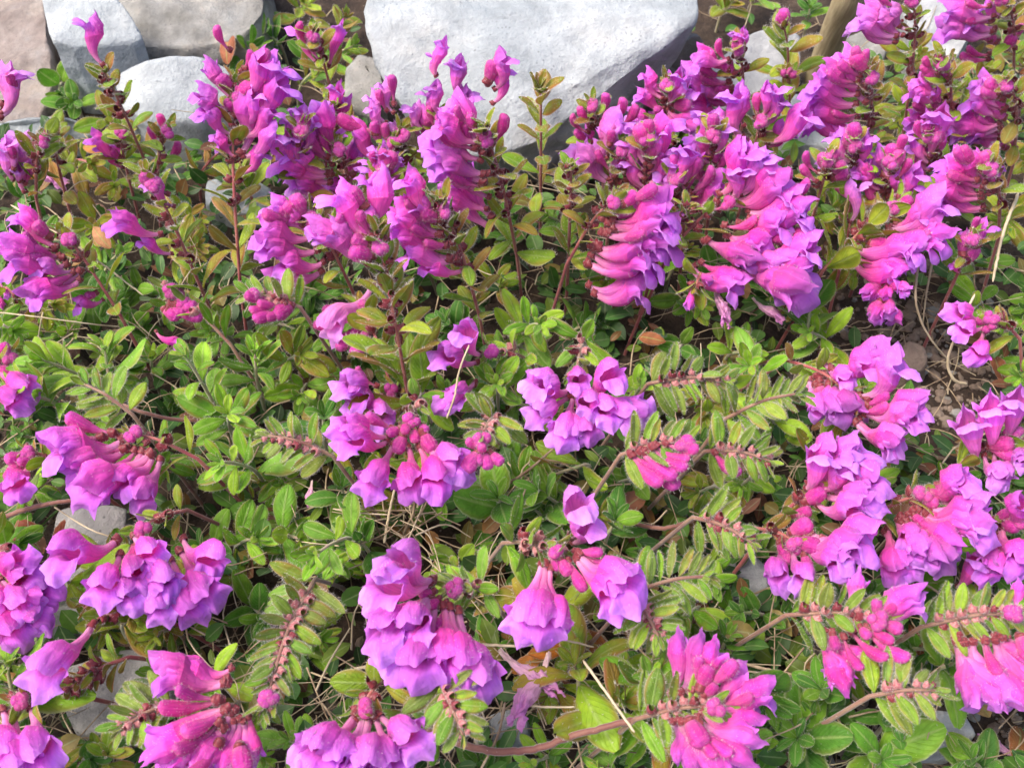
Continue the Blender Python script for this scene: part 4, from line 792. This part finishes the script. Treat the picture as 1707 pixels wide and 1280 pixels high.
S_('fuzzy leafy spike left of the fuzzy centre cluster, pointing left', 'the left-pointing spike', (555, 760), (440, 725), [], [], 'g', zb=.046, zt=.052, leafs=.9, nodes=9)
S_('pink fuzzy spike tip at left between green leaves above the big left cluster', 'the pink spike tip', (220, 690), (140, 640), [], [], 'g', zb=.042, zt=.048, leafs=1.1, nodes=7, cal=0)
S_('red-brown fruiting remnant under the lower left drooping cluster', 'the fruiting remnant', (230, 1005), (140, 1005), [], [], 'r', zb=.045, zt=.045, leafs=.7, nodes=5)
S_('small hairy green shoot with pink centre left of the long hairy stem', 'the small pink-centred shoot', (290, 1170), (200, 1215), [], [], 'g', zb=.036, zt=.038, leafs=.8, nodes=6)
# ------------------------------------------------------------------ leafy shoots without flowers
USED = set()
def shoot_label(look, short_look, px, py):       # the nearest flowering stems name the spot; a used label moves on to the next ones
    ns = sorted(SPIKES, key=lambda q: (q[1] - px) ** 2 + (q[2] - py) ** 2)[:6]
    def rel(s, w):
        dx, dy = px - s[1], py - s[2]
        return w + (('right of ' if dx > 0 else 'left of ') if abs(dx) > abs(dy) else ('below ' if dy > 0 else 'above ')) + s[0]
    c = [look + ' ' + rel(ns[0], 'just '), short_look + ' ' + rel(ns[0], 'close '), look + ' ' + rel(ns[1], '')]
    for a in range(4):
        for b in range(a + 1, 5): c.append(short_look + ' between ' + ns[a][0] + ' and ' + ns[b][0])
    c += [short_look + ' ' + rel(n_, '') for n_ in ns]
    for l in c:
        if l not in USED and len(l.split()) <= 16: USED.add(l); return l
    return c[0]
def shoot(px, py, tx, ty, z0, z1, kind, leafs, nn, label=None, big=False, rr=None, name='leafy_shoot'):
    B = at(px, py, z0); T = at(tx, ty, z1)
    root = bpy.data.objects.new(name, None); COL.objects.link(root); root.empty_display_size = .01
    hz = (B - T); hz.z = 0; hz = hz * .3 if hz.length else Vector((.002, 0, 0))
    g1 = Vector((B.x + hz.x, B.y + hz.y, -.003)); root.location = Vector((g1.x, g1.y, 0)); org = root.location.copy()
    path = smooth_path([g1, B, (B + T) / 2 + Vector((0, 0, .1 * (T - B).length)), T], 14)
    link('stem', tube_mesh('stem', path, .0009, .0005, [M['stem_green'] if kind != 'r' else M['stem'], M['hair']], 60, org=org), root)
    rot0 = rr.uniform(0, 3)
    for k in range(nn):
        t = .3 + .68 * (k + .6) / nn; s = t * 13; i = min(12, int(s)); p = path[i].lerp(path[i + 1], s - i); tg = (path[i + 1] - path[i]).normalized()
        ref = tg.cross(Vector((.1, 1, .2))).normalized()
        ln = leafs * lerp(.0180, .0085, (k + .5) / nn) * rr.uniform(.72, 1.2) * (.74 if kind == 'd' else 1)
        for q in (0, 1):
            rd = Matrix.Rotation(rot0 + k * math.pi / 2 + q * math.pi + rr.gauss(0, .2), 3, tg) @ ref
            an = lerp(1.2, .55, (k + .5) / nn) + rr.gauss(0, .15)
            dv = tg * math.cos(an) + rd * math.sin(an); nr = tg * math.sin(an) - rd * math.cos(an)
            if dv.z < -.2: dv.z *= .3
            put_leaf(root, org, p + rd * .0008, dv, nr + Vector((0, -.1, .35)), ln, BROAD if big or kind == 'd' else LEAF, kind, rr)
    for k in range(5):
        tg = (path[-1] - path[-2]).normalized(); ref = tg.cross(Vector((0, 1, .3))).normalized(); rd = Matrix.Rotation(k * 1.25 + rot0, 3, tg) @ ref
        put_leaf(root, org, T, tg * .9 + rd * .6, tg * .5 - rd, .0065 * rr.uniform(.7, 1.1) * leafs, LEAF, kind, rr)
    look = {'g': ('bright green hairy shoot', 'tufted green shoot'), 'o': ('olive green shoot with reddish margins', 'olive shoot'), 'r': ('red-tinged shoot', 'rusty shoot'), 'd': ('dark green shoot with rounded leaves', 'broad-leaved green shoot')}[kind]
    tag(root, label or shoot_label(look[0], look[1], tx, ty), 'leafy shoot', 'leafy shoots in the mat')
    return root
SR = random.Random(5)
HAND = [  # notable shoots: base, tip, height, kind, leaf size, pairs, label
 (365, 690, 310, 595, .03, .060, 'g', 1.0, 5, 'star-shaped bright yellow-green rosette on a pale hairy stalk, left of centre'),
 (430, 790, 368, 770, .03, .055, 'g', 1.15, 6, 'tufted green rosette with a pinkish heart right of the big left cluster'),
 (590, 900, 525, 925, .03, .055, 'g', 1.05, 5, 'pale green rosette with a tight woolly centre, lower left of centre'),
 (150, 640, 70, 600, .03, .05, 'g', 1.5, 5, 'large-leaved green shoot near the left edge, its leaves folded'),
 (190, 660, 175, 585, .03, .05, 'g', 1.5, 4, 'shoot with two tall upright green leaves left of the star-shaped rosette'),
 (100, 680, 20, 650, .035, .05, 'g', 1.1, 6, 'grey-green hairy shoot pointing to the left edge'),
 (430, 640, 425, 590, .03, .045, 'g', 1.2, 5, 'fresh green shoot right of the star-shaped rosette'),
 (870, 560, 900, 540, .035, .06, 'g', 1.1, 6, 'woolly grey-green shoot tip under the dark fruiting tip, right of centre'),
 (830, 660, 828, 640, .035, .055, 'g', .9, 6, 'small green rosette with pink heart left of the centre ring of faces'),
 (385, 720, 380, 690, .03, .05, 'g', 1.5, 4, 'upright pair of bright green long leaves left of the fuzzy centre cluster'),
 (1340, 580, 1352, 500, .03, .045, 'd', 2.0, 2, 'big dark green oval leaves left of the bare soil'),
 (935, 850, 900, 820, .025, .040, 'd', 2.0, 2, 'large veined green leaves below the fuzzy centre cluster'),
 (840, 860, 830, 830, .025, .040, 'd', 1.8, 2, 'long pointed green leaves left of the small upper single flower'),
 (620, 930, 600, 900, .02, .032, 'd', 1.8, 2, 'broad green leaves behind the big foreground cluster'),
 (540, 730, 540, 695, .03, .045, 'd', 1.6, 2, 'upright oval green leaf pair left of the fuzzy centre cluster'),
 (575, 840, 570, 815, .03, .04, 'd', 1.5, 2, 'rounded upright green leaves below the left-pointing spike'),
 (1010, 900, 1025, 870, .03, .042, 'd', 1.6, 2, 'smooth green leaf pair right of the small upper single flower'),
 (965, 1150, 958, 1110, .03, .042, 'o', 1.7, 3, 'yellow-green spotted leaves right of the fallen pink corollas'),
 (1010, 1190, 1040, 1170, .03, .042, 'o', 1.6, 3, 'yellowish green leaves over the red runner, bottom centre'),
 (1080, 1160, 1085, 1130, .03, .048, 'g', 1.4, 5, 'fresh green tuft left of the bottom fan cluster'),
 (1260, 1150, 1275, 1170, .03, .038, 'd', 1.8, 2, 'deep green leaf pair right of the bottom fan cluster'),
 (1380, 1170, 1370, 1150, .025, .036, 'd', 1.9, 2, 'large glossy green leaf pair under the herringbone spike'),
 (1480, 1200, 1490, 1195, .02, .030, 'd', 1.6, 3, 'green leaves left of the dark-sided grey stone'),
 (1560, 1120, 1590, 1105, .025, .036, 'd', 1.6, 2, 'long green leaf pair below the lower right edge spike'),
 (1340, 1240, 1330, 1230, .02, .032, 'd', 1.8, 3, 'wide green leaves with red stem at the bottom edge, right'),
 (1450, 1260, 1470, 1265, .02, .032, 'd', 1.8, 2, 'folded green leaves at the bottom edge left of the grey stone'),
 (985, 780, 925, 790, .03, .036, 'o', 1.5, 2, 'yellow-green leaf pair under the centre ring of faces'),
 (480, 610, 500, 590, .03, .045, 'o', 1.2, 4, 'curled shoot with red leaf edges left of the half hidden magenta group'),
 (1265, 640, 1250, 610, .03, .05, 'g', 1.3, 4, 'tall narrow-leaved green shoot left of the soil side cluster'),
 (105, 140, 98, 155, .010, .016, 'd', 1.5, 3, 'dark green rounded leaves between the pink slab and the pale block'),
 (130, 180, 122, 170, .010, .018, 'd', 1.4, 3, 'dark green leaves under the pale block'),
 (400, 95, 415, 80, .012, .022, 'd', 2.2, 2, 'large leaf with a brown edge right of the tan slab'),
 (470, 80, 450, 60, .012, .020, 'd', 1.6, 3, 'small green leaves at the top edge beside the slim top edge stem'),
 (440, 200, 432, 185, .012, .02, 'd', 1.5, 3, 'green leaves behind the tall upper left spike'),
 (335, 258, 330, 245, .010, .016, 'd', .9, 4, 'small green seedling under the rounded white stone'),
 (30, 1180, 12, 1110, .03, .045, 'g', 1.6, 4, 'long green leaves at the left edge above the corner drooping flowers'),
 (140, 1270, 150, 1265, .02, .03, 'd', 1.5, 2, 'green leaf pair at the bottom edge, left corner'),
 (120, 985, 110, 960, .03, .042, 'o', 1.4, 3, 'red-edged leaves left of the lower left drooping cluster'),
 (205, 1050, 215, 1030, .03, .042, 'o', 1.3, 4, 'olive leaves right of the single drooping flower'),
 (265, 1140, 260, 1120, .02, .03, 'd', 1.2, 3, 'small dark green leaves on the pale stone above the long hairy stem flowers'),
]
HAND += [(430, 40, 425, 20, .012, .022, 'd', 1.4, 3, 'green sprig at the top edge above the brown-edged leaf'), (500, 30, 505, 5, .012, .025, 'o', 1.3, 4, 'olive sprig at the very top left of the boulder'),
 (560, 60, 575, 30, .012, .022, 'r', 1.2, 4, 'rusty sprig touching the left side of the boulder'), (1200, 30, 1215, 5, .01, .02, 'o', 1.3, 4, 'olive trailing sprig right of the boulder top'),
 (1250, 10, 1265, -10, .01, .02, 'g', 1.2, 4, 'green sprig at the top edge right of the boulder'), (1345, 40, 1350, 15, .012, .022, 'd', 1.2, 4, 'blue-green sprig beside the stake'),
 (1620, 150, 1640, 120, .02, .03, 'o', 1.2, 4, 'olive sprig behind the woolly round buds'), (520, 110, 515, 90, .015, .025, 'd', 1.2, 4, 'dark sprig behind the slim top edge stem')]
for (bx, by, tx, ty, z0, z1, kd, lf, nn, lb) in HAND: shoot(bx, by, tx, ty, z0, z1, kd, lf, nn, lb, kd == 'd', SR)

def in_poly(x, y, P):
    c = False; j = len(P) - 1
    for i in range(len(P)):
        if (P[i][1] > y) != (P[j][1] > y) and x < (P[j][0] - P[i][0]) * (y - P[i][1]) / (P[j][1] - P[i][1]) + P[i][0]: c = not c
        j = i
    return c
BARE = [[(-50, -50), (450, -50), (440, 95), (390, 160), (330, 265), (190, 200), (0, 230), (-50, 230)],
        [(580, -50), (1200, -50), (1180, 90), (1040, 165), (930, 290), (700, 270), (600, 200)],
        [(1380, 500), (1410, 445), (1520, 470), (1590, 540), (1680, 620), (1640, 700), (1560, 700), (1500, 650), (1385, 570)],
        [(1180, 60), (1320, 30), (1420, 60), (1400, 250), (1310, 240), (1180, 180)],
        [(95, 835), (215, 835), (200, 930), (170, 1000), (120, 1085), (40, 1060), (60, 940)],
        [(90, 1090), (300, 1075), (290, 1180), (190, 1235), (110, 1220)],
        [(1500, 1130), (1707, 1150), (1707, 1280), (1500, 1280)], [(800, 1160), (890, 1160), (890, 1250), (800, 1250)]]
def bare(x, y): return any(in_poly(x, y, P) for P in BARE)
pts = []; tries = 0
while len(pts) < 190 and tries < 30000:
    tries += 1; x, y = SR.uniform(-30, 1740), SR.uniform(60, 1310)
    if bare(x, y): continue
    md = lerp(42, 70, max(0, min(1, y / 1280)))
    if any((x - a) ** 2 + (y - b) ** 2 < md * md for a, b in pts): continue
    pts.append((x, y))
for x, y in pts:
    tt = SR.random()
    if y < 430: kd = 'r' if tt < .22 else ('o' if tt < .68 else ('g' if tt < .85 else 'd'))
    elif x < 900 or y > 800: kd = 'g' if tt < .42 else ('o' if tt < .62 else 'd')
    else: kd = 'g' if tt < .55 else ('o' if tt < .82 else 'd')
    h = SR.uniform(.024, .040) if kd != 'd' else SR.uniform(.016, .030)
    a = SR.uniform(0, 6.28); dx = math.cos(a) * 34; dy = math.sin(a) * 22 - (18 if y < 500 else 4)
    shoot(x - dx * .6, y - dy * .6, x + dx * .6, y + dy * .6, h * .55, h, kd, SR.uniform(.85, 1.2) * (1.15 if kd == 'd' else 1), SR.randint(4, 6), None, kd == 'd' and SR.random() < .5, SR)

# ------------------------------------------------------------------ ground cover: the uncountable small leaves under the shoots
GR = random.Random(9); mb = MB(); cols = []
def small_leaf(mb, p, dv, nr, ln, wd, c):
    m = frame(dv, nr); nj, ni = 6, 5; P = []; U = []
    cv = GR.uniform(-.3, .8)
    for j in range(nj):
        s = j / (nj - 1); w_ = wd * max(.03, math.sin(math.pi * min(1, s * 1.0)) ** .6)
        P.append([m @ Vector((s * ln, (2 * i / (ni - 1) - 1) * w_, .25 * abs(2 * i / (ni - 1) - 1) * w_ - cv * ln * .4 * s * s)) + p for i in range(ni)]); U.append([(i / (ni - 1), s) for i in range(ni)])
    for r_ in P:
        for q in range(len(r_)): r_[q] = r_[q]
    a = len(mb.v); mb.grid(P, U, ni, nj); cols.append((a, len(mb.v), c))
for _ in range(4400):
    y = 1330 - 1290 * GR.random() ** .8; x = GR.uniform(-60, 1767); z = GR.uniform(.002, .026) * (1 if GR.random() < .8 else 1.25)
    if bare(x, y) or (y < 90 and x < 480):
        if GR.random() > .035: continue
        z = GR.uniform(.001, .008)
    p = at(x, y, z); a = GR.uniform(0, 6.28); el = GR.gauss(.35, .35)
    dv = Vector((math.cos(a) * math.cos(el), math.sin(a) * math.cos(el), math.sin(el))); nr = Vector((GR.gauss(0, .3), GR.gauss(-.15, .3), 1))
    tt = GR.random()
    c = GR.choice([(.05, .16, .018), (.07, .20, .02), (.11, .27, .02), (.045, .13, .02), (.18, .28, .02)]) if tt < .84 else GR.choice([(.30, .14, .03), (.24, .09, .04), (.33, .25, .05)])
    g_ = GR.uniform(.45, .95); ln = GR.uniform(.0055, .0125)  # tints darkened, so the shade low in the mat sits in the colour
    small_leaf(mb, p, dv, nr, ln, ln * GR.uniform(.2, .36), tuple(v * g_ for v in c))
m, n = newmat('ground_leaf'); tc, st, u, v = uvcoord(n, 3, 6)
at_ = N(n, 'ShaderNodeAttribute'); at_.attribute_name = 'leaf_tint'
ax2 = math_(n, 'ABSOLUTE', math_(n, 'SUBTRACT', u, .5)); md = ramp(n, ax2, [(0, 1), (.06, 0)])
nz = noise_(n, tc.outputs['Object'], 300, 4); c = mixc(n, 1, at_.outputs[0], ramp(n, nz, [(.3, .7), (.7, 1.2)]), 'MULTIPLY')
c = mixc(n, math_(n, 'MULTIPLY', md, .45), c, (.33, .40, .18)); finish(n, c, .5, nz, .4, .0008, transl=.28, sheen=.2)
me = mb.mesh('ground_cover', [m]); ca = me.color_attributes.new('leaf_tint', 'FLOAT_COLOR', 'POINT'); arr = [0.0] * (4 * len(me.vertices))
for a, b, c_ in cols:
    for i in range(a, b): arr[4 * i:4 * i + 4] = [c_[0], c_[1], c_[2], 1]
ca.data.foreach_set('color', arr)
tag(link('ground_cover', me), 'low mat of small green leaves filling the gaps between the stems', 'ground cover', kind='stuff')

# ------------------------------------------------------------------ litter of fine straws and gravel (uncountable)
mb = MB()
for _ in range(2000):
    x, y = GR.uniform(-40, 1750), GR.uniform(20, 1310); z = GR.uniform(.002, .032); p = at(x, y, z)
    if bare(x, y): 
        if y < 480: continue
        z = GR.uniform(.001, .006); p = at(x, y, z)
    a = GR.uniform(0, 6.28); L = GR.uniform(.008, .035); dv = Vector((math.cos(a), math.sin(a), GR.gauss(0, .25))).normalized()
    q = p + dv * L; mid = (p + q) / 2 + Vector((GR.gauss(0, .12), GR.gauss(0, .12), GR.gauss(.05, .1))) * L
    path = smooth_path([p, mid, q], 7); r = GR.uniform(.00018, .00045); P = []; U = []
    y_ = dv.cross(Vector((0, 0, 1))).normalized(); z_ = dv.cross(y_)
    for k, c_ in enumerate(path): P.append([c_ + (y_ * math.cos(t_) + z_ * math.sin(t_)) * r * (1 - .5 * k / 6) for t_ in (0, 1.57, 3.14, 4.71)]); U.append([(0, 0)] * 4)
    mb.grid(P, U, 4, 7, closed=True, mi=GR.choice((0, 0, 1)))
for _ in range(120):      # broken stalks standing in the open gaps
    gx, gy, gr = GR.choice([(665, 850, 70), (690, 870, 60), (560, 860, 60), (780, 1180, 90), (900, 760, 50), (600, 1100, 80), (430, 430, 60), (120, 540, 60), (1120, 1100, 70), (560, 1180, 60)])
    x, y = GR.gauss(gx, gr * .5), GR.gauss(gy, gr * .4); p = at(x, y, GR.uniform(.018, .040)); a = GR.uniform(0, 6.28); L = GR.uniform(.010, .030)
    dv = Vector((math.cos(a), math.sin(a), GR.gauss(0, .5))).normalized(); q = p + dv * L; mid = (p + q) / 2 + Vector((GR.gauss(0, .1), GR.gauss(0, .1), GR.gauss(0, .1))) * L
    path = smooth_path([p, mid, q], 9); r = GR.uniform(.0002, .00048); P = []; U = []; y_ = dv.cross(Vector((.1, .2, 1))).normalized(); z_ = dv.cross(y_)
    for k, c_ in enumerate(path): P.append([c_ + (y_ * math.cos(t_) + z_ * math.sin(t_)) * r * GR.uniform(.75, 1.15) * (1 - .4 * k / 8) for t_ in (0, 1.26, 2.51, 3.77, 5.03)]); U.append([(0, 0)] * 5)
    mb.grid(P, U, 5, 9, closed=True, mi=GR.choice((0, 0, 1)))
tag(link('straw_litter', mb.mesh('straw_litter', [M['twig'], M['straw']])), 'fine dry straws and broken stalks strewn through the plant mat', 'plant litter', kind='stuff')
mb = MB()
def pebble(mb, p, r, mi):
    bm = bmesh.new(); bmesh.ops.create_icosphere(bm, subdivisions=1, radius=r); sx, sy, sz = GR.uniform(.8, 1.3), GR.uniform(.7, 1.2), GR.uniform(.5, .8); sd = GR.uniform(0, 99); rz = Matrix.Rotation(GR.uniform(0, 6), 3, 'Z')
    for v in bm.verts:
        n_ = noise.noise(v.co * (.8 / r) + Vector((sd, 0, 0))); v.co = rz @ (Vector((v.co.x * sx, v.co.y * sy, v.co.z * sz)) * (1 + .35 * n_)) + p
    bm.verts.index_update(); mb.add([v.co.copy() for v in bm.verts], [tuple(v.index for v in f.verts) for f in bm.faces], [(0, 0)] * len(bm.verts), mi); bm.free()
for _ in range(1500):
    if GR.random() < .55:
        x, y = (GR.uniform(1380, 1680), GR.uniform(440, 720)) if GR.random() < .6 else (GR.uniform(1180, 1707), GR.uniform(1080, 1280))
    else: x, y = GR.uniform(-20, 1730), GR.uniform(0, 1300)
    p = at(x, y, 0); p.z = ground_h(p.x, p.y) + .0004; pebble(mb, p, GR.choice((.0006, .0009, .0012, .0018, .003)) * GR.uniform(.7, 1.3), GR.choice((0, 0, 0, 0, 0, 1)))
tag(link('gravel', mb.mesh('gravel', [M['rock_brown'], M['rock_tan']], False)), 'crumbs of brown earth and small grit on the bare soil', 'gravel', kind='stuff')

# ------------------------------------------------------------------ countable twigs, straws and runners
def twig(label, cat, pts, r0, r1, mat, group=None, name='twig', kn=.4, forks=()):
    P3 = [at(*p) for p in pts]; path = smooth_path(P3, 10 * len(pts)); 
    for i in range(1, len(path) - 1): path[i] = path[i] + Vector((R.gauss(0, 1), R.gauss(0, 1), R.gauss(0, 1))) * r0 * .10
    o = link(name, tube_mesh(name, path, r0, r1, [M[mat], M['hair']], 40 if mat == 'runner' else 0, org=path[0], knots=kn, seed=R.random() * 50)); o.location = path[0]
    tag(o, label, cat, group); return o
TW = [
 ('long pale straw lying diagonally across the left edge violet cluster', [(18, 342, .062), (110, 398, .064), (170, 440, .06), (238, 492, .052)], .0006, .0005, 'straw'),
 ('thick bright straw leaning at the right edge beside the soft magenta group', [(1698, 322, .075), (1672, 390, .068), (1655, 470, .055)], .0010, .0009, 'straw'),
 ('bent grey-white stalk curving over the soil below the dull purple head', [(1625, 490, .06), (1600, 545, .05), (1580, 600, .035), (1590, 632, .028), (1612, 640, .026)], .0007, .0011, 'straw'),
 ('tan stalk arching from the group above the soil down onto the earth', [(1530, 440, .05), (1527, 505, .045), (1548, 560, .03), (1585, 605, .015)], .0008, .0006, 'straw'),
 ('short tan stalk left of the dull purple head', [(1556, 428, .05), (1546, 480, .04), (1538, 540, .025)], .0007, .0005, 'straw'),
 ('thin kinked straw lying across the two left-facing violet flowers, above centre', [(782, 575, .078), (765, 620, .078), (758, 660, .076), (745, 697, .07)], .0005, .0006, 'straw'),
 ('knobbly pale twig joining the tall middle stem to the straw', [(674, 604, .056), (705, 612, .058), (742, 626, .058)], .0006, .0004, 'straw'),
 ('brown twig below the centre ring of faces', [(835, 815, .035), (885, 780, .042), (925, 745, .045)], .0009, .0006, 'twig'),
 ('upright pale stalk below the fuzzy centre cluster, leftmost of three', [(660, 805, .045), (650, 850, .038), (640, 905, .03)], .0006, .0009, 'straw'),
 ('forked brown stalk below the fuzzy centre cluster, middle of three', [(688, 800, .045), (690, 850, .035), (672, 890, .022)], .0006, .0009, 'twig'),
 ('bent brown stalk below the fuzzy centre cluster, rightmost of three', [(722, 800, .042), (712, 835, .036), (690, 875, .025)], .0005, .0008, 'twig'),
 ('thin straw lying level left of the three stalks', [(555, 848, .035), (600, 855, .037), (650, 858, .036)], .0005, .0004, 'straw'),
 ('pale forked twig above the fallen pink corollas', [(800, 1074, .05), (870, 1076, .05), (930, 1066, .05), (990, 1078, .046)], .0007, .0005, 'straw'),
 ('short white straw right of the fallen pink corollas', [(870, 1174, .042), (910, 1178, .042), (958, 1178, .042)], .0006, .0005, 'straw'),
 ('diagonal dry straw crossing the leaves left of the bottom fan cluster', [(972, 1100, .055), (1015, 1160, .06), (1058, 1220, .062)], .0006, .0007, 'straw'),
 ('thin brown twig at the bottom edge left of the red runner', [(842, 1170, .04), (830, 1225, .04), (800, 1285, .035)], .0005, .0007, 'twig'),
 ('brown twig lying under the herringbone spike', [(1235, 1105, .038), (1310, 1122, .036), (1385, 1135, .034), (1440, 1175, .026)], .0007, .0009, 'twig'),
 ('straw running beside the brown twig under the herringbone spike', [(1240, 1118, .034), (1330, 1128, .032), (1378, 1136, .03)], .0005, .0004, 'straw'),
 ('straw lying level at the left edge below the violet cluster', [(-10, 520, .04), (60, 528, .042), (150, 540, .036), (200, 545, .03)], .0004, .0005, 'straw'),
 ('short tan straw hanging below the level straw at the left edge', [(72, 520, .042), (66, 550, .034), (60, 590, .026)], .0005, .0004, 'straw'),
 ('pale pointed splinter at the bottom left of centre', [(590, 1115, .04), (640, 1105, .042), (662, 1102, .04)], .0008, .0005, 'straw'),
 ('white splinter standing by the pink hairy shoot', [(795, 1240, .045), (788, 1215, .05), (780, 1195, .052)], .0008, .0003, 'straw'),
 ('dark brown woody stalk under the dense right cluster', [(1480, 950, .03), (1530, 965, .034), (1580, 1000, .03)], .0008, .0006, 'twig'),
 ('slanting straw left of the herringbone spike', [(1300, 985, .035), (1325, 1005, .035), (1355, 1030, .03)], .0004, .0004, 'straw'),
 ('pale straw crossing under the lower left drooping cluster', [(90, 845, .035), (150, 882, .036), (205, 900, .032)], .0004, .0004, 'straw'),
 ('thin straw at the upper left leading to the leaning stem', [(112, 320, .045), (130, 305, .05), (150, 300, .05)], .0004, .0004, 'straw'),
]
for lb, p, a, b, mt in TW: twig(lb, 'twig', p, a * .72, b * .6, mt, 'dry twigs and straws')
twig('thick red-brown runner curving through the bottom centre into the fan cluster', 'runner stem', [(700, 1215, .030), (800, 1248, .040), (880, 1250, .044), (960, 1225, .048), (1060, 1198, .054)], .0013, .0010, 'runner', name='runner_stem', kn=.1)
twig('red-brown woody runner emerging below the bottom fan cluster, right', 'runner stem', [(1285, 1195, .022), (1318, 1220, .03), (1345, 1245, .03)], .0012, .0010, 'runner', name='runner_stem', kn=.1)
twig('pair of red runners entering from the left edge', 'runner stem', [(-20, 872, .04), (40, 850, .044), (90, 838, .045), (140, 832, .044)], .0010, .0007, 'runner', name='runner_stem', kn=.1)
twig('red stem crossing under the centre at the right of the woolly bud spike', 'runner stem', [(1050, 872, .035), (1110, 880, .040), (1165, 862, .045)], .0008, .0008, 'runner', name='runner_stem', kn=.1)
twig('hairy pink stalk arching above the big left cluster to the star-shaped rosette', 'runner stem', [(180, 665, .045), (240, 688, .045), (300, 700, .043), (365, 700, .04)], .0007, .0008, 'runner', name='runner_stem', kn=.1)
twig('thin woody stem rising left from the bare soil under the big oval leaves', 'runner stem', [(1300, 520, .03), (1340, 480, .036), (1380, 440, .045)], .0008, .0007, 'runner', name='runner_stem', kn=.1)

# ------------------------------------------------------------------ fallen corollas and dead leaves
def fallen(label, c, mth, z0, z1, ang, v=0, sc_=.034, group='fallen faded corollas', pale=.2):
    C_ = at(c[0], c[1], z0); T_ = at(mth[0], mth[1], z1); root = bpy.data.objects.new('fallen_corolla', None); COL.objects.link(root); root.location = C_; root.empty_display_size = .01
    xd = T_ - C_; L = xd.length; m = frame(xd, CR @ Vector((math.cos(RAD(ang)), math.sin(RAD(ang)), .4))); colr = (.7, .52, pale, 1)
    for nm, me_ in zip(('tube', 'hood', 'lower_lip'), FADED[v]): link(nm, me_, root, m @ Matrix.Scale(L, 4), colr)
    tag(root, label, 'flower', group)
fallen('faded pink corolla curling left to right above the other fallen one, bottom centre', (833, 1080), (935, 1142), .040, .044, 60, 0)
fallen('faded mauve corolla hanging down with its tube bent up, bottom centre', (912, 1085), (846, 1200), .042, .044, 170, 1)
fallen('faded white and purple corolla on the soil at the right end, lower right', (1705, 1262), (1640, 1222), .012, .014, 60, 0, pale=.5)
fallen('pale fallen petal tube above the dark-sided grey stone', (1640, 1172), (1575, 1148), .016, .018, 90, 1, pale=.5)
fallen('drooping faded pink flower left of the big oval leaves', (1255, 495), (1308, 530), .045, .046, 90, 1)
fallen('withered pink flower hanging under the single hanging face', (1196, 470), (1222, 538), .05, .05, 0, 0)
fallen('small fallen lilac flower left of the rounded upright leaves', (520, 800), (512, 840), .035, .035, 90, 0, pale=.1)
fallen('faded pink petal tube at the left edge between orange leaves', (30, 262), (110, 300), .04, .038, 100, 1, pale=.5)
DR = random.Random(4)
DL = [('dark brown curled leaf in the dark hollow left of centre', 512, 655, .022, 1.7, (.09, .03, .015)), ('orange dead leaf above the fallen pink corollas', 880, 1090, .034, 1.0, (.50, .16, .02)),
 ('rust-brown leaf on the pale stone left, under the red runners', 70, 880, .02, 1.6, (.20, .05, .03)), ('orange-brown leaf at the upper left above the violet cluster', 138, 245, .05, .9, (.50, .22, .05)),
 ('curled orange leaf left of the long leaning stem', 45, 300, .05, .9, (.50, .22, .05)), ('pale orange crescent leaf left of the fuzzy bud ball', 155, 378, .045, 1.0, (.50, .24, .12)),
 ('yellow-orange dead leaf lying before the deep hooded buds', 1185, 262, .085, .8, (.62, .33, .05)), ('red-brown leaf right of the soil side cluster', 1515, 1040, .02, 1.0, (.28, .08, .03)),
 ('tan papery leaf near the lower right corner', 1650, 1195, .016, 1.1, (.52, .34, .14)), ('brown leaf at the lower right edge on soil', 1690, 1270, .014, 1.2, (.30, .12, .04)),
 ('brown scrap left of the big oval leaves', 1110, 570, .03, .9, (.34, .12, .05)), ('dark red leaf at the left edge among the pale stones', 88, 905, .018, 1.2, (.24, .05, .03)),
 ('amber leaf behind the foreground pair', 1020, 1085, .02, 1.2, (.35, .12, .03)), ('brown leaf between the foreground pair and the small upper single', 905, 1095, .03, .9, (.48, .18, .03)),
 ('rust coloured leaf under the soft magenta group', 1655, 590, .02, 1.1, (.34, .11, .04)), ('dull red leaf at the right by the pale stone', 1700, 122, .05, 1.3, (.36, .10, .03)),
 ('large reddish leaf beside the tan slab at the top', 385, 55, .03, 1.5, (.38, .12, .06)), ('red-tipped leaf right of the pale blue-grey stone', 1395, 232, .05, 1.4, (.38, .10, .03))]
for lb, x, y, z, s, c_ in DL:
    a = DR.uniform(0, 6.28); me_ = DR.choice(BROAD); p = at(x, y, z)
    o = link('dead_leaf', me_, None, Matrix.Translation(p) @ frame(Vector((math.cos(a), math.sin(a), DR.uniform(-.1, .3))), Vector((DR.gauss(0, .3), DR.gauss(-.2, .3), 1))) @ Matrix.Scale(.014 * s, 4), (*c_, .3))
    tag(o, lb, 'dead leaf', 'dead leaves in the mat')
print('objects', len(bpy.data.objects))
